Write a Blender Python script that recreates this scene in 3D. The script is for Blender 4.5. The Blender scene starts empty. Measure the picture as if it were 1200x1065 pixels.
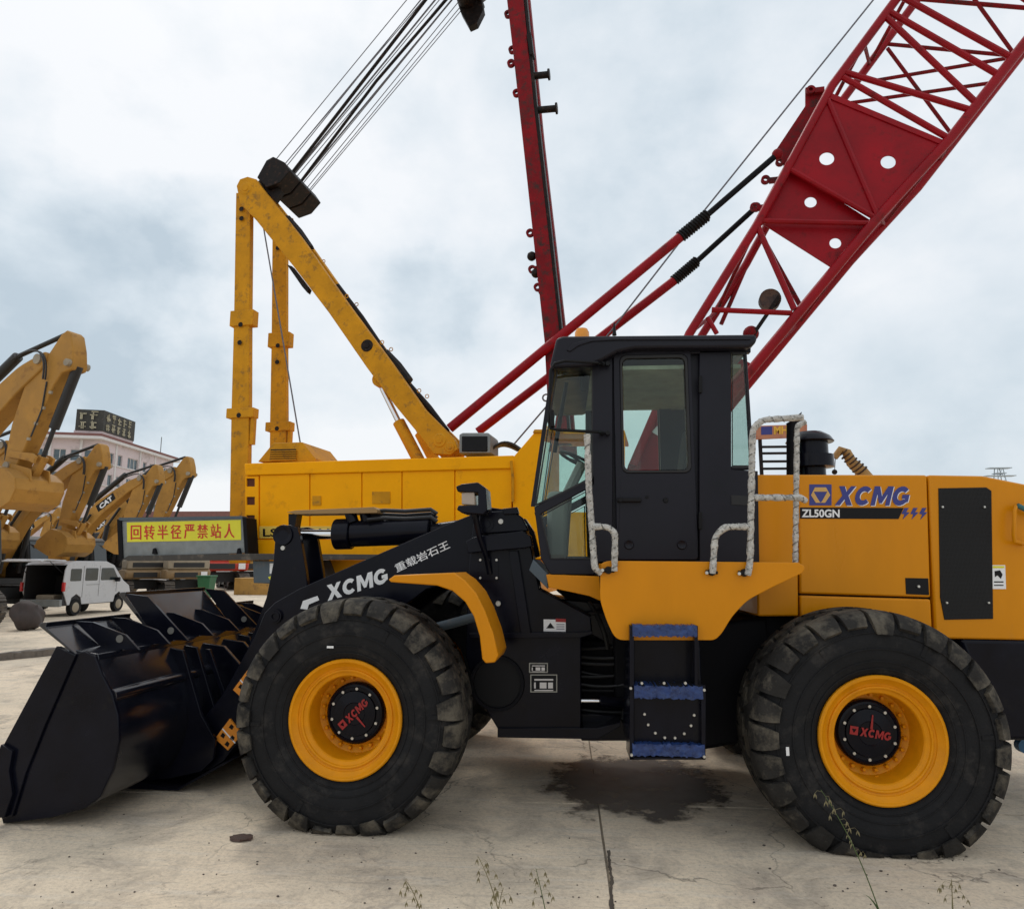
import bpy, bmesh, math, random
import numpy as np
from mathutils import Vector, Matrix
random.seed(7)
sc = bpy.context.scene
R = math.radians
# ------------------------------------------------------------------ camera
F_PX, PITCH, YAW, ROLL = 836.0, .1511, -.0725, .0021
CAM = Vector((1.3766, -6.0884, 1.7125))
fw = Vector((math.sin(YAW)*math.cos(PITCH), math.cos(YAW)*math.cos(PITCH), math.sin(PITCH)))
rt0 = Vector((math.cos(YAW), -math.sin(YAW), 0)); up0 = rt0.cross(fw)
rt = rt0*math.cos(ROLL) + up0*math.sin(ROLL); up = -rt0*math.sin(ROLL) + up0*math.cos(ROLL)
cd = bpy.data.cameras.new('camera'); cam = bpy.data.objects.new('camera', cd); sc.collection.objects.link(cam)
m = Matrix.Identity(4)
for i in range(3): m[i][0], m[i][1], m[i][2], m[i][3] = rt[i], up[i], -fw[i], CAM[i]
cam.matrix_world = m
cd.sensor_fit = 'HORIZONTAL'; cd.sensor_width = 36; cd.lens = F_PX/1200*36; cd.clip_start = .05; cd.clip_end = 3000
sc.camera = cam
# ------------------------------------------------------------------ world: overcast sky with soft cloud banks
SUN_EL, SUN_AZ = R(56), R(-35)          # light from high behind the machines, a little left
w = bpy.data.worlds.new('World'); sc.world = w; w.use_nodes = True
nt = w.node_tree; nt.nodes.clear(); N = nt.nodes.new; L = nt.links.new
out = N('ShaderNodeOutputWorld'); bg = N('ShaderNodeBackground'); L(bg.outputs[0], out.inputs[0])
sky = N('ShaderNodeTexSky'); sky.sky_type = 'NISHITA'; sky.sun_disc = False
sky.sun_elevation = SUN_EL; sky.sun_rotation = SUN_AZ; sky.air_density = 1.3; sky.dust_density = 3
tc = N('ShaderNodeTexCoord')
mp = N('ShaderNodeMapping'); mp.inputs['Scale'].default_value = (1, 1, 1.35); mp.inputs['Location'].default_value = (.35, .2, .1); L(tc.outputs['Generated'], mp.inputs[0])
n1 = N('ShaderNodeTexNoise'); n1.inputs['Scale'].default_value = 2.6; n1.inputs['Detail'].default_value = 9; n1.inputs['Roughness'].default_value = .52; n1.inputs['Distortion'].default_value = .35
L(mp.outputs[0], n1.inputs['Vector'])
n2 = N('ShaderNodeTexNoise'); n2.inputs['Scale'].default_value = 6.5; n2.inputs['Detail'].default_value = 7; n2.inputs['Roughness'].default_value = .55; L(mp.outputs[0], n2.inputs['Vector'])
def wmath(op, a, b=None, c=None):
    n = N('ShaderNodeMath'); n.operation = op
    for i, x in enumerate((a, b, c)):
        if x is None: continue
        if isinstance(x, (int, float)): n.inputs[i].default_value = x
        else: L(x, n.inputs[i])
    return n.outputs[0]
def pxdir(px, py): return (fw*F_PX + rt*(px-600) - up*(py-532.5)).normalized()
dens = wmath('ADD', wmath('MULTIPLY', n1.outputs[0], .55), wmath('MULTIPLY', n2.outputs[0], .45))
# cloud banks seen in the photograph, each a soft cone of directions broken up by the noise
for (px, py, rad, amt) in ((90, 390, 10, .21), (-60, 310, 12, .13), (210, 455, 6, .10), (610, 150, 13, .085), (1120, 430, 15, .10), (760, 330, 9, .07), (490, 350, 4, .13), (250, 270, 3, .07), (900, 60, 8, .06),
                           (950, 120, 14, -.05), (330, 90, 16, -.07), (130, 190, 12, -.06), (420, 480, 10, -.04), (1050, 260, 9, -.05)):
    d = pxdir(px, py)
    dp = N('ShaderNodeVectorMath'); dp.operation = 'DOT_PRODUCT'; L(tc.outputs['Generated'], dp.inputs[0]); dp.inputs[1].default_value = d
    mr = N('ShaderNodeMapRange'); mr.interpolation_type = 'SMOOTHSTEP'
    L(wmath('ADD', dp.outputs['Value'], wmath('MULTIPLY', wmath('SUBTRACT', n2.outputs[0], .5), .035*rad/12)), mr.inputs[0])
    mr.inputs[1].default_value = math.cos(R(rad*1.35)); mr.inputs[2].default_value = math.cos(R(rad*.25)); mr.inputs[3].default_value = 0; mr.inputs[4].default_value = amt
    dens = wmath('ADD', dens, mr.outputs[0])
cr = N('ShaderNodeValToRGB'); L(dens, cr.inputs[0])
e = cr.color_ramp.elements
e[0].position = .42; e[0].color = (.87, .895, .925, 1)
e[1].position = .80; e[1].color = (.48, .575, .655, 1)
a = e.new(.53); a.color = (.76, .815, .865, 1)
a = e.new(.65); a.color = (.64, .72, .785, 1)
mx = N('ShaderNodeMix'); mx.data_type = 'RGBA'; mx.blend_type = 'MIX'; mx.inputs[0].default_value = .93
sm = N('ShaderNodeVectorMath'); sm.operation = 'SCALE'; sm.inputs['Scale'].default_value = .10; L(sky.outputs[0], sm.inputs[0])
L(sm.outputs[0], mx.inputs[6]); L(cr.outputs[0], mx.inputs[7]); L(mx.outputs[2], bg.inputs[0]); bg.inputs[1].default_value = 1.0
# ------------------------------------------------------------------ sun (veiled)
sl = bpy.data.lights.new('sun', 'SUN'); sl.energy = .75; sl.angle = R(14); sl.color = (1, .96, .9)
sun = bpy.data.objects.new('sun', sl); sc.collection.objects.link(sun)
sdir = Vector((math.sin(SUN_AZ)*math.cos(SUN_EL), math.cos(SUN_AZ)*math.cos(SUN_EL), math.sin(SUN_EL)))
sun.rotation_euler = sdir.to_track_quat('Z', 'Y').to_euler(); sun.location = (0, 0, 40)
sc.view_settings.view_transform = 'Standard'; sc.view_settings.look = 'None'; sc.view_settings.gamma = 1
sc.view_settings.exposure = 0.10; sc.view_settings.use_curve_mapping = False
sc.cycles.max_bounces = 8; sc.cycles.transparent_max_bounces = 16

# ------------------------------------------------------------------ materials
MATS = {}
def mat(name, col, rough=.5, metal=0, var=.12, vs=3., bump=0., bs=40., spec=.5, coat=0., col2=None, amount=.5, cscale=None, stretch=None, dust=0.):
    if name in MATS: return MATS[name]
    M = bpy.data.materials.new(name); M.use_nodes = True; t = M.node_tree; b = t.nodes['Principled BSDF']
    n_ = t.nodes.new; l = t.links.new
    co = n_('ShaderNodeNewGeometry').outputs['Position']
    if stretch:
        mpn = n_('ShaderNodeMapping'); mpn.inputs['Scale'].default_value = stretch; l(co, mpn.inputs[0]); co = mpn.outputs[0]
    nz = n_('ShaderNodeTexNoise'); nz.inputs['Scale'].default_value = vs; nz.inputs['Detail'].default_value = 8; nz.inputs['Roughness'].default_value = .62; l(co, nz.inputs['Vector'])
    mr = n_('ShaderNodeMapRange'); l(nz.outputs[0], mr.inputs[0]); mr.inputs[1].default_value = .3; mr.inputs[2].default_value = .7; mr.inputs[3].default_value = 1-var; mr.inputs[4].default_value = 1+var
    vm = n_('ShaderNodeVectorMath'); vm.operation = 'SCALE'; vm.inputs[0].default_value = col; l(mr.outputs[0], vm.inputs['Scale']); c = vm.outputs[0]
    if col2:
        nc = n_('ShaderNodeTexNoise'); nc.inputs['Scale'].default_value = cscale or vs*1.7; nc.inputs['Detail'].default_value = 9; nc.inputs['Roughness'].default_value = .7; l(co, nc.inputs['Vector'])
        m2 = n_('ShaderNodeMapRange'); l(nc.outputs[0], m2.inputs[0]); m2.inputs[1].default_value = 1-amount-.06; m2.inputs[2].default_value = 1-amount+.1
        mm = n_('ShaderNodeMix'); mm.data_type = 'RGBA'; l(m2.outputs[0], mm.inputs[0]); l(c, mm.inputs[6]); mm.inputs[7].default_value = (*col2, 1); c = mm.outputs[2]
    if dust:      # settled dust lies on upward faces
        gn = n_('ShaderNodeNewGeometry'); sp = n_('ShaderNodeSeparateXYZ'); l(gn.outputs['Normal'], sp.inputs[0])
        m3 = n_('ShaderNodeMapRange'); l(sp.outputs[2], m3.inputs[0]); m3.inputs[1].default_value = .3; m3.inputs[2].default_value = 1; m3.inputs[4].default_value = dust
        mul = n_('ShaderNodeMath'); mul.operation = 'MULTIPLY'; l(m3.outputs[0], mul.inputs[0]); l(mr.outputs[0], mul.inputs[1])
        mm = n_('ShaderNodeMix'); mm.data_type = 'RGBA'; l(mul.outputs[0], mm.inputs[0]); l(c, mm.inputs[6]); mm.inputs[7].default_value = (.30, .26, .21, 1); c = mm.outputs[2]
    l(c, b.inputs['Base Color'])
    mrr = n_('ShaderNodeMapRange'); l(nz.outputs[0], mrr.inputs[0]); mrr.inputs[1].default_value = .3; mrr.inputs[2].default_value = .7; mrr.inputs[3].default_value = max(.03, rough-.07); mrr.inputs[4].default_value = min(1, rough+.09); l(mrr.outputs[0], b.inputs['Roughness'])
    b.inputs['Metallic'].default_value = metal; b.inputs['Specular IOR Level'].default_value = spec; b.inputs['Coat Weight'].default_value = coat; b.inputs['Coat Roughness'].default_value = .12
    if bump:
        nb = n_('ShaderNodeTexNoise'); nb.inputs['Scale'].default_value = bs; nb.inputs['Detail'].default_value = 6; l(co, nb.inputs['Vector'])
        bp = n_('ShaderNodeBump'); bp.inputs['Strength'].default_value = bump; bp.inputs['Distance'].default_value = .02; l(nb.outputs[0], bp.inputs['Height']); l(bp.outputs[0], b.inputs['Normal'])
    MATS[name] = M; return M
def glass_mat(name, tint, refl=.12):
    M = bpy.data.materials.new(name); M.use_nodes = True; t = M.node_tree; t.nodes.clear(); n_ = t.nodes.new; l = t.links.new
    o = n_('ShaderNodeOutputMaterial'); mixs = n_('ShaderNodeMixShader'); tr = n_('ShaderNodeBsdfTransparent'); tr.inputs[0].default_value = (*tint, 1)
    gl = n_('ShaderNodeBsdfGlossy'); gl.inputs['Roughness'].default_value = .02; gl.inputs[0].default_value = (.9, .97, .95, 1)
    fr = n_('ShaderNodeFresnel'); fr.inputs[0].default_value = 1.4
    ad = n_('ShaderNodeMath'); ad.operation = 'ADD'; ad.inputs[1].default_value = refl; l(fr.outputs[0], ad.inputs[0])
    bf = n_('ShaderNodeMath'); bf.operation = 'SUBTRACT'; bf.inputs[0].default_value = 1; l(n_('ShaderNodeNewGeometry').outputs['Backfacing'], bf.inputs[1]); ml = n_('ShaderNodeMath'); ml.operation = 'MULTIPLY'; l(ad.outputs[0], ml.inputs[0]); l(bf.outputs[0], ml.inputs[1])
    l(ml.outputs[0], mixs.inputs[0]); l(tr.outputs[0], mixs.inputs[1]); l(gl.outputs[0], mixs.inputs[2]); l(mixs.outputs[0], o.inputs[0])
    MATS[name] = M; return M
YEL = mat('loader_yellow', (.64, .238, .001), .33, var=.07, vs=2.5, coat=.0, spec=.22, dust=.06, col2=(.52, .22, .03), amount=.34, cscale=2.6, stretch=(1, 1, .35), bump=.015, bs=6)
YEL2 = mat('rim_yellow', (.70, .27, .003), .45, spec=.15, var=.10, vs=9, coat=.1, col2=(.30, .13, .02), amount=.30, cscale=14)
NAVY = mat('loader_black', (.0045, .005, .010), .20, var=.3, vs=4, spec=.16, col2=(.014, .013, .012), amount=.34, cscale=3.5, coat=0., dust=.02, bump=.02, bs=9)
CABM = mat('cab_black', (.010, .010, .016), .38, var=.2, vs=3, spec=.22, coat=0., dust=.05, bump=.02, bs=5)
DARK = mat('dark_steel', (.006, .006, .008), .6, var=.3, vs=6, dust=.0, spec=.12)
RUB = mat('tyre_rubber', (.015, .015, .016), .72, var=.25, vs=5, bump=.25, bs=60, col2=(.038, .035, .033), amount=.42, cscale=6, spec=.12)
TREAD = mat('tread_rubber', (.030, .028, .026), .85, var=.3, vs=7, bump=.35, bs=50, col2=(.12, .105, .082), amount=.47, cscale=5, spec=.1)
GLOSSB = mat('gloss_black', (.006, .007, .012), .20, var=.3, vs=3, spec=.6, coat=.3, bump=.012, bs=5)
HOSE = mat('hose_rubber', (.012, .012, .013), .45, var=.2)
SILV = mat('chrome', (.75, .75, .76), .14, metal=1, var=.05)
BOLT = mat('zinc_bolt', (.55, .54, .50), .35, metal=.8, var=.15, vs=20)
WHITE = mat('white_print', (.78, .78, .78), .5, var=.03)
BLUE = mat('blue_print', (.028, .035, .21), .45, var=.05)
REDP = mat('red_print', (.30, .008, .008), .5, var=.15, vs=20)
BLACKP = mat('black_print', (.006, .006, .007), .5, var=.1, spec=.2)
BFILM = mat('blue_film', (.010, .035, .14), .3, var=.45, vs=25, bump=.35, bs=40, col2=(.06, .11, .19), amount=.30, cscale=40)
WRAP = mat('plastic_wrap', (.52, .50, .46), .38, var=.30, vs=22, bump=.9, bs=70, col2=(.14, .135, .12), amount=.42, cscale=34, stretch=(1, 1, .9))
RUBSEAL = mat('seal', (.006, .006, .007), .55)
GREY = mat('grey_paint', (.20, .215, .215), .55, var=.25, vs=4, col2=(.22, .2, .16), amount=.38, bump=.05)
BGREY = mat('bluegrey_paint', (.06, .085, .105), .5, var=.15, col2=(.13, .12, .1), amount=.36)
CYEL = mat('crane_yellow', (.95, .40, .001), .45, var=.08, vs=1.2, col2=(.62, .24, .008), amount=.36, cscale=2.2, dust=.04, spec=.10, bump=.03, bs=8)
CYEL2 = mat('gantry_yellow', (.58, .26, .012), .6, spec=.12, var=.18, vs=3, col2=(.20, .11, .035), amount=.40, cscale=7, dust=.12)
CRED = mat('crane_red', (.27, .002, .008), .42, var=.25, vs=2, spec=.2, col2=(.13, .006, .008), amount=.40, cscale=4)
CREDD = mat('crane_red_worn', (.20, .005, .009), .6, spec=.15, var=.3, vs=5, col2=(.055, .022, .02), amount=.45, cscale=9)
GREASE = mat('greasy_steel', (.012, .009, .008), .5, spec=.15, var=.4, vs=9, col2=(.06, .03, .02), amount=.40)
ROPE = mat('wire_rope', (.16, .16, .18), .5, metal=.4, var=.3, vs=30)
EXY = mat('digger_yellow', (.40, .205, .045), .48, spec=.14, var=.16, vs=1.5, col2=(.20, .095, .03), amount=.38, dust=.12)  # second tone: dark stains, deepened in place of shading on the booms
EXD = mat('digger_black', (.012, .012, .013), .5, var=.3, dust=.12)
TRK = mat('track_steel', (.060, .050, .042), .7, var=.35, vs=4, col2=(.14, .11, .08), amount=.44, dust=.2)
EXR = mat('digger_red', (.50, .045, .025), .45, var=.15)
PALE = mat('pale_paint', (.30, .25, .18), .6, var=.2)
VANW = mat('van_white', (.46, .47, .49), .3, var=.04, coat=.4)
VANI = mat('van_interior', (.02, .02, .022), .7)
GLD = mat('dark_glass', (.02, .03, .032), .08, var=.1, spec=.8)
WINB = mat('window_glass', (.055, .085, .10), .12, var=.3, spec=.8)
PINK = mat('pink_wall', (.62, .52, .52), .8, var=.08, vs=.4, col2=(.42, .36, .34), amount=.42, cscale=.5)
TRIM = mat('pale_trim', (.66, .63, .61), .75, var=.08)
ROOFR = mat('roof_red', (.22, .10, .085), .8)
GREEN = mat('bin_green', (.012, .10, .035), .5, var=.15)
LINER = mat('headliner', (.42, .42, .32), .8, var=.25, vs=6, bump=.1, bs=15)
SEATM = mat('seat_cloth', (.035, .036, .040), .8)
CREAM = mat('cream_console', (.30, .29, .26), .6)
YPR = mat('banner_yellow', (.72, .66, .03), .6, var=.07, vs=3)
RPR = mat('banner_red', (.55, .03, .012), .6, var=.1)
ORANGE = mat('sticker_orange', (.75, .26, .02), .5, var=.1)
AMB = mat('amber_lens', (.8, .30, .02), .2)
REDL = mat('red_lens', (.5, .015, .015), .2)
LENS = mat('lamp_lens', (.35, .28, .22), .12, spec=.8)
GLASS = glass_mat('cab_glass', (.82, .89, .865), .01)
RUST = mat('rusty_steel', (.10, .045, .025), .8, var=.3, vs=6, col2=(.17, .08, .045), amount=.45)
STRAW = mat('dry_grass', (.20, .17, .085), .7, var=.25, vs=30)
LEAFG = mat('green_grass', (.055, .095, .022), .6, var=.25, vs=30)

# ------------------------------------------------------------------ building helpers
I4 = Matrix.Identity(4)
def ray(px, py): return fw*F_PX + rt*(px-600) - up*(py-532.5)
DF = I4
def at(px, py, y, fr=None):
    fr = DF if fr is None else fr
    inv = fr.inverted(); c = inv @ CAM; d = inv.to_3x3() @ ray(px, py); return c + d*((y-c.y)/d.y)
def dep(px, py, d): return CAM + ray(px, py)*(d/F_PX)
def gnd(px, py, z=0.):
    d = ray(px, py); return CAM + d*((z-CAM.z)/d.z)
def athigh(px, py, z):
    d = ray(px, py); return CAM + d*((z-CAM.z)/d.z)
ORG = {}
class MB:
    def __init__(s, fr=None): s.v = []; s.f = []; s.fr = DF if fr is None else fr
    def add(s, vs, fs):
        o = len(s.v); s.v += [s.fr @ Vector(p) for p in vs]; s.f += [tuple(i+o for i in f) for f in fs]; return s
    def box(s, x0, x1, y0, y1, z0, z1):
        return s.add([(x, y, z) for x in (x0, x1) for y in (y0, y1) for z in (z0, z1)], [(0, 1, 3, 2), (4, 6, 7, 5), (0, 4, 5, 1), (2, 3, 7, 6), (0, 2, 6, 4), (1, 5, 7, 3)])
    def obox(s, c, sx, sy, sz, M=None):
        M = M or Matrix.Identity(3); c = Vector(c)
        return s.add([c + M @ Vector((x*sx/2, y*sy/2, z*sz/2)) for x in (-1, 1) for y in (-1, 1) for z in (-1, 1)], [(0, 1, 3, 2), (4, 6, 7, 5), (0, 4, 5, 1), (2, 3, 7, 6), (0, 2, 6, 4), (1, 5, 7, 3)])
    def prism(s, pts, y0, y1):       # pts are (x, z)
        n = len(pts); v = [(p[0], y0, p[1]) for p in pts] + [(p[0], y1, p[1]) for p in pts]
        return s.add(v, [tuple(range(n))[::-1], tuple(range(n, 2*n))] + [(i, (i+1) % n, n+(i+1) % n, n+i) for i in range(n)])
    def pp(s, px, y0, y1):           # silhouette read at the plane y0, then given real thickness to y1
        pts = [at(a[0], a[1], y0, s.fr) for a in px]; return s.prism([(p.x, p.z) for p in pts], y0, y1)
    def ring(s, outer, inner, y0, y1):
        n = len(outer); v = [(p[0], y, p[1]) for y in (y0, y1) for lp in (outer, inner) for p in lp]; f = []
        for i in range(n):
            j = (i+1) % n
            f += [(i, n+i, n+j, j), (2*n+i, 2*n+j, 3*n+j, 3*n+i), (i, j, 2*n+j, 2*n+i), (n+i, 3*n+i, 3*n+j, n+j)]
        return s.add(v, f)
    def plate_hole(s, poly, holes_c, r, y0, y1, n=28):   # convex poly (x,z) with one round hole
        c = Vector(holes_c); angs = [2*math.pi*k/n for k in range(n)] + [math.atan2(p[1]-c.y, p[0]-c.x) % (2*math.pi) for p in poly]
        angs = sorted(set(round(a, 6) for a in angs)); outer = []; inner = []
        for a in angs:
            d = Vector((math.cos(a), math.sin(a))); best = 1e9
            for i in range(len(poly)):
                p = Vector(poly[i]); q = Vector(poly[(i+1) % len(poly)]); e_ = q-p; den = d.x*e_.y - d.y*e_.x
                if abs(den) < 1e-12: continue
                t = ((p.x-c.x)*e_.y - (p.y-c.y)*e_.x)/den; u = ((p.x-c.x)*d.y - (p.y-c.y)*d.x)/den
                if t > 0 and -1e-6 <= u <= 1+1e-6: best = min(best, t)
            outer.append(tuple(c+d*best)); inner.append(tuple(c+d*r))
        return s.ring(outer, inner, y0, y1)
    def cyl(s, p0, p1, r0, r1=None, n=16, caps=True):
        p0 = Vector(p0); p1 = Vector(p1); r1 = r0 if r1 is None else r1; ax = (p1-p0).normalized()
        u = ax.orthogonal().normalized(); v_ = ax.cross(u); V = []
        for p, r in ((p0, r0), (p1, r1)):
            for k in range(n): a = 2*math.pi*k/n; V.append(p + (u*math.cos(a)+v_*math.sin(a))*r)
        F = [(k, (k+1) % n, n+(k+1) % n, n+k) for k in range(n)]
        if caps: F += [tuple(range(n))[::-1], tuple(range(n, 2*n))]
        return s.add(V, F)
    def tube(s, path, r, n=8, rf=None):
        P = [Vector(p) for p in path]; V = []; m_ = len(P); prev = None
        for i, p in enumerate(P):
            t = (P[min(i+1, m_-1)] - P[max(i-1, 0)]).normalized()
            if prev is None: u = t.orthogonal().normalized()
            else: u = (prev - t*prev.dot(t)).normalized()
            prev = u; v_ = t.cross(u); rr = rf(i/(m_-1)) if rf else r
            for k in range(n): a = 2*math.pi*k/n; V.append(p + (u*math.cos(a)+v_*math.sin(a))*rr)
        F = [(i*n+k, i*n+(k+1) % n, (i+1)*n+(k+1) % n, (i+1)*n+k) for i in range(m_-1) for k in range(n)]
        F += [tuple(range(n))[::-1], tuple(range((m_-1)*n, m_*n))]
        return s.add(V, F)
    def lathe(s, prof, c, axis=(0, 1, 0), n=48):      # prof: (radius, offset along axis)
        c = Vector(c); ax = Vector(axis).normalized(); u = ax.orthogonal().normalized(); v_ = ax.cross(u); V = []; F = []; m_ = len(prof)
        for k in range(n):
            a = 2*math.pi*k/n; d = u*math.cos(a)+v_*math.sin(a)
            for (r, o) in prof: V.append(c + ax*o + d*max(r, 1e-4))
        for k in range(n):
            k2 = (k+1) % n
            for j in range(m_-1): F.append((k*m_+j, k*m_+j+1, k2*m_+j+1, k2*m_+j))
        return s.add(V, F)
    def sphere(s, c, r, n=12, m_=8, sc_=(1, 1, 1)):
        c = Vector(c); V = []; F = []
        for i in range(m_+1):
            th = math.pi*i/m_
            for k in range(n):
                a = 2*math.pi*k/n; V.append(c + Vector((math.sin(th)*math.cos(a)*sc_[0], math.sin(th)*math.sin(a)*sc_[1], math.cos(th)*sc_[2]))*r)
        for i in range(m_):
            for k in range(n): F.append((i*n+k, (i+1)*n+k, (i+1)*n+(k+1) % n, i*n+(k+1) % n))
        return s.add(V, F)
    def build(s, name, mt, parent=None, label=None, bev=0., smooth=38, kind=None):
        V = np.array([tuple(p) for p in s.v]); c = Vector(((V.min(0)+V.max(0))/2).tolist())
        if parent is None and kind: c = Vector((0, 0, 0))
        elif parent is None: c.z = float(V[:, 2].min())
        me = bpy.data.meshes.new(name); me.from_pydata([tuple(p-c) for p in s.v], [], s.f); me.materials.append(mt)
        bm = bmesh.new(); bm.from_mesh(me); bmesh.ops.recalc_face_normals(bm, faces=bm.faces); bm.to_mesh(me); bm.free()
        me.polygons.foreach_set('use_smooth', [True]*len(me.polygons)); me.set_sharp_from_angle(angle=R(smooth))
        o = bpy.data.objects.new(name, me); sc.collection.objects.link(o)
        po = ORG[parent.name] if parent else Vector((0, 0, 0)); o.parent = parent; o.location = c - po; ORG[o.name] = c
        if label: o['label'] = label
        if kind: o['kind'] = kind
        if bev:
            b = o.modifiers.new('bevel', 'BEVEL'); b.width = bev; b.segments = 2; b.limit_method = 'ANGLE'; b.angle_limit = R(40); b.harden_normals = False
        return o
def thing(name, loc, label, cat, group=None, rz=0.):
    o = bpy.data.objects.new(name, None); sc.collection.objects.link(o); o.location = loc; o.rotation_euler.z = rz; o.empty_display_size = .3
    o['label'] = label; o['category'] = cat
    if group: o['group'] = group
    ORG[o.name] = Vector(loc) if not rz else Vector((0, 0, 0)); return o
def local_thing(name, label, cat, group=None):      # parts are built round (0,0,0), the Empty is moved and turned afterwards
    o = bpy.data.objects.new(name, None); sc.collection.objects.link(o); o['label'] = label; o['category'] = cat
    if group: o['group'] = group
    ORG[o.name] = Vector((0, 0, 0)); return o
def tag(o, label, cat, group=None):
    o['label'] = label; o['category'] = cat
    if group: o['group'] = group
    return o
def rrect(x0, x1, z0, z1, r, k=5):
    p = []
    for cx, cz, a0 in ((x1-r, z1-r, 0), (x0+r, z1-r, 90), (x0+r, z0+r, 180), (x1-r, z0+r, 270)):
        for i in range(k+1): a = R(a0+90*i/k); p.append((cx+r*math.cos(a), cz+r*math.sin(a)))
    return p
def roundpoly(pts, r, k=4):         # rounds corners of a polygon of 2D points
    o = []; n = len(pts)
    for i in range(n):
        p = Vector(pts[i][:2]); a = Vector(pts[i-1][:2])-p; b = Vector(pts[(i+1) % n][:2])-p
        rr = min(r, a.length*.45, b.length*.45); A = p+a.normalized()*rr; B = p+b.normalized()*rr
        for j in range(k+1):
            t = j/k; q = A*(1-t)**2 + p*2*t*(1-t) + B*t*t; o.append((q.x, q.y))
    return o
def text_verts(s, bold=0., shear=0.):
    cu = bpy.data.curves.new('txt', 'FONT'); cu.body = s; cu.offset = bold; cu.shear = shear; cu.resolution_u = 4; cu.size = 1
    o = bpy.data.objects.new('txt', cu); sc.collection.objects.link(o)
    dg = bpy.context.evaluated_depsgraph_get(); me = o.evaluated_get(dg).to_mesh()
    V = [(v.co.x, v.co.y) for v in me.vertices]; F = [tuple(p.vertices) for p in me.polygons]
    o.evaluated_get(dg).to_mesh_clear(); bpy.data.objects.remove(o); bpy.data.curves.remove(cu); return V, F
def text_on(name, s, bl, br, tl, mt, parent, bold=0., shear=0., nrm=None):   # maps the text's box on three 3D corners
    V, F = text_verts(s, bold, shear); A = np.array(V); mn, mxx = A.min(0), A.max(0); mb = MB(I4)
    bl, br, tl = Vector(bl), Vector(br), Vector(tl)
    mb.add([bl + (br-bl)*float((x-mn[0])/(mxx[0]-mn[0])) + (tl-bl)*float((y-mn[1])/(mxx[1]-mn[1])) for x, y in V], F)
    return mb.build(name, mt, parent)
GLY = {'X': ([[(0, 0), (.33, 0), (.54, .31), (.75, 0), (1.1, 0), (.73, .51), (1.07, 1), (.76, 1), (.55, .71), (.36, 1), (0, 1), (.35, .51)]], 1.10),
       'M': ([[(0, 0), (0, 1), (.34, 1), (.60, .48), (.86, 1), (1.2, 1), (1.2, 0), (.92, 0), (.92, .60), (.69, .12), (.51, .12), (.28, .60), (.28, 0)]], 1.20)}
def _arc(a0, a1, n=14): return [(.52+.52*math.cos(R(a0+(a1-a0)*k/n)), .5+.5*math.sin(R(a0+(a1-a0)*k/n))) for k in range(n+1)] + [(.54+.25*math.cos(R(a1+(a0-a1)*k/n)), .5+.24*math.sin(R(a1+(a0-a1)*k/n))) for k in range(n+1)]
GLY['C'] = ([_arc(42, 318)], 1.02); _g = _arc(42, 318); GLY['G'] = ([_g[:15] + [(1.04, .20), (1.04, .57), (.60, .57), (.60, .36), (.80, .36), (.80, .33)] + _g[15:]], 1.06)
def heavy_text(name, s, bl, br, tl, mt, parent, slant=.2, gap=.07):
    tot = sum(GLY[c][1] for c in s) + gap*(len(s)-1) + slant; bl, br, tl = Vector(bl), Vector(br), Vector(tl); x = 0; mb = MB(I4)
    for c in s:
        for poly in GLY[c][0]: mb.add([bl + (br-bl)*((x+px_+slant*pz_)/tot) + (tl-bl)*pz_ for px_, pz_ in poly], [tuple(range(len(poly)))])
        x += GLY[c][1]+gap
    return mb.build(name, mt, parent, smooth=5)
def px3(a, b, c, y, fr=None):
    fr = DF if fr is None else fr
    return [fr @ at(p[0], p[1], y, fr) for p in (a, b, c)]
def bolts(mb, pxs, y, r=.014, h=.012, n=8):
    for p in pxs:
        q = at(p[0], p[1], y, mb.fr); mb.cyl((q.x, q.y, q.z), (q.x, q.y-h, q.z), r, r*.85, n)
    return mb
def curve(p0, p1, p2, k=10):
    p0, p1, p2 = Vector(p0), Vector(p1), Vector(p2)
    return [p0*(1-t)**2 + p1*2*t*(1-t) + p2*t*t for t in [i/k for i in range(k+1)]]

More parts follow.
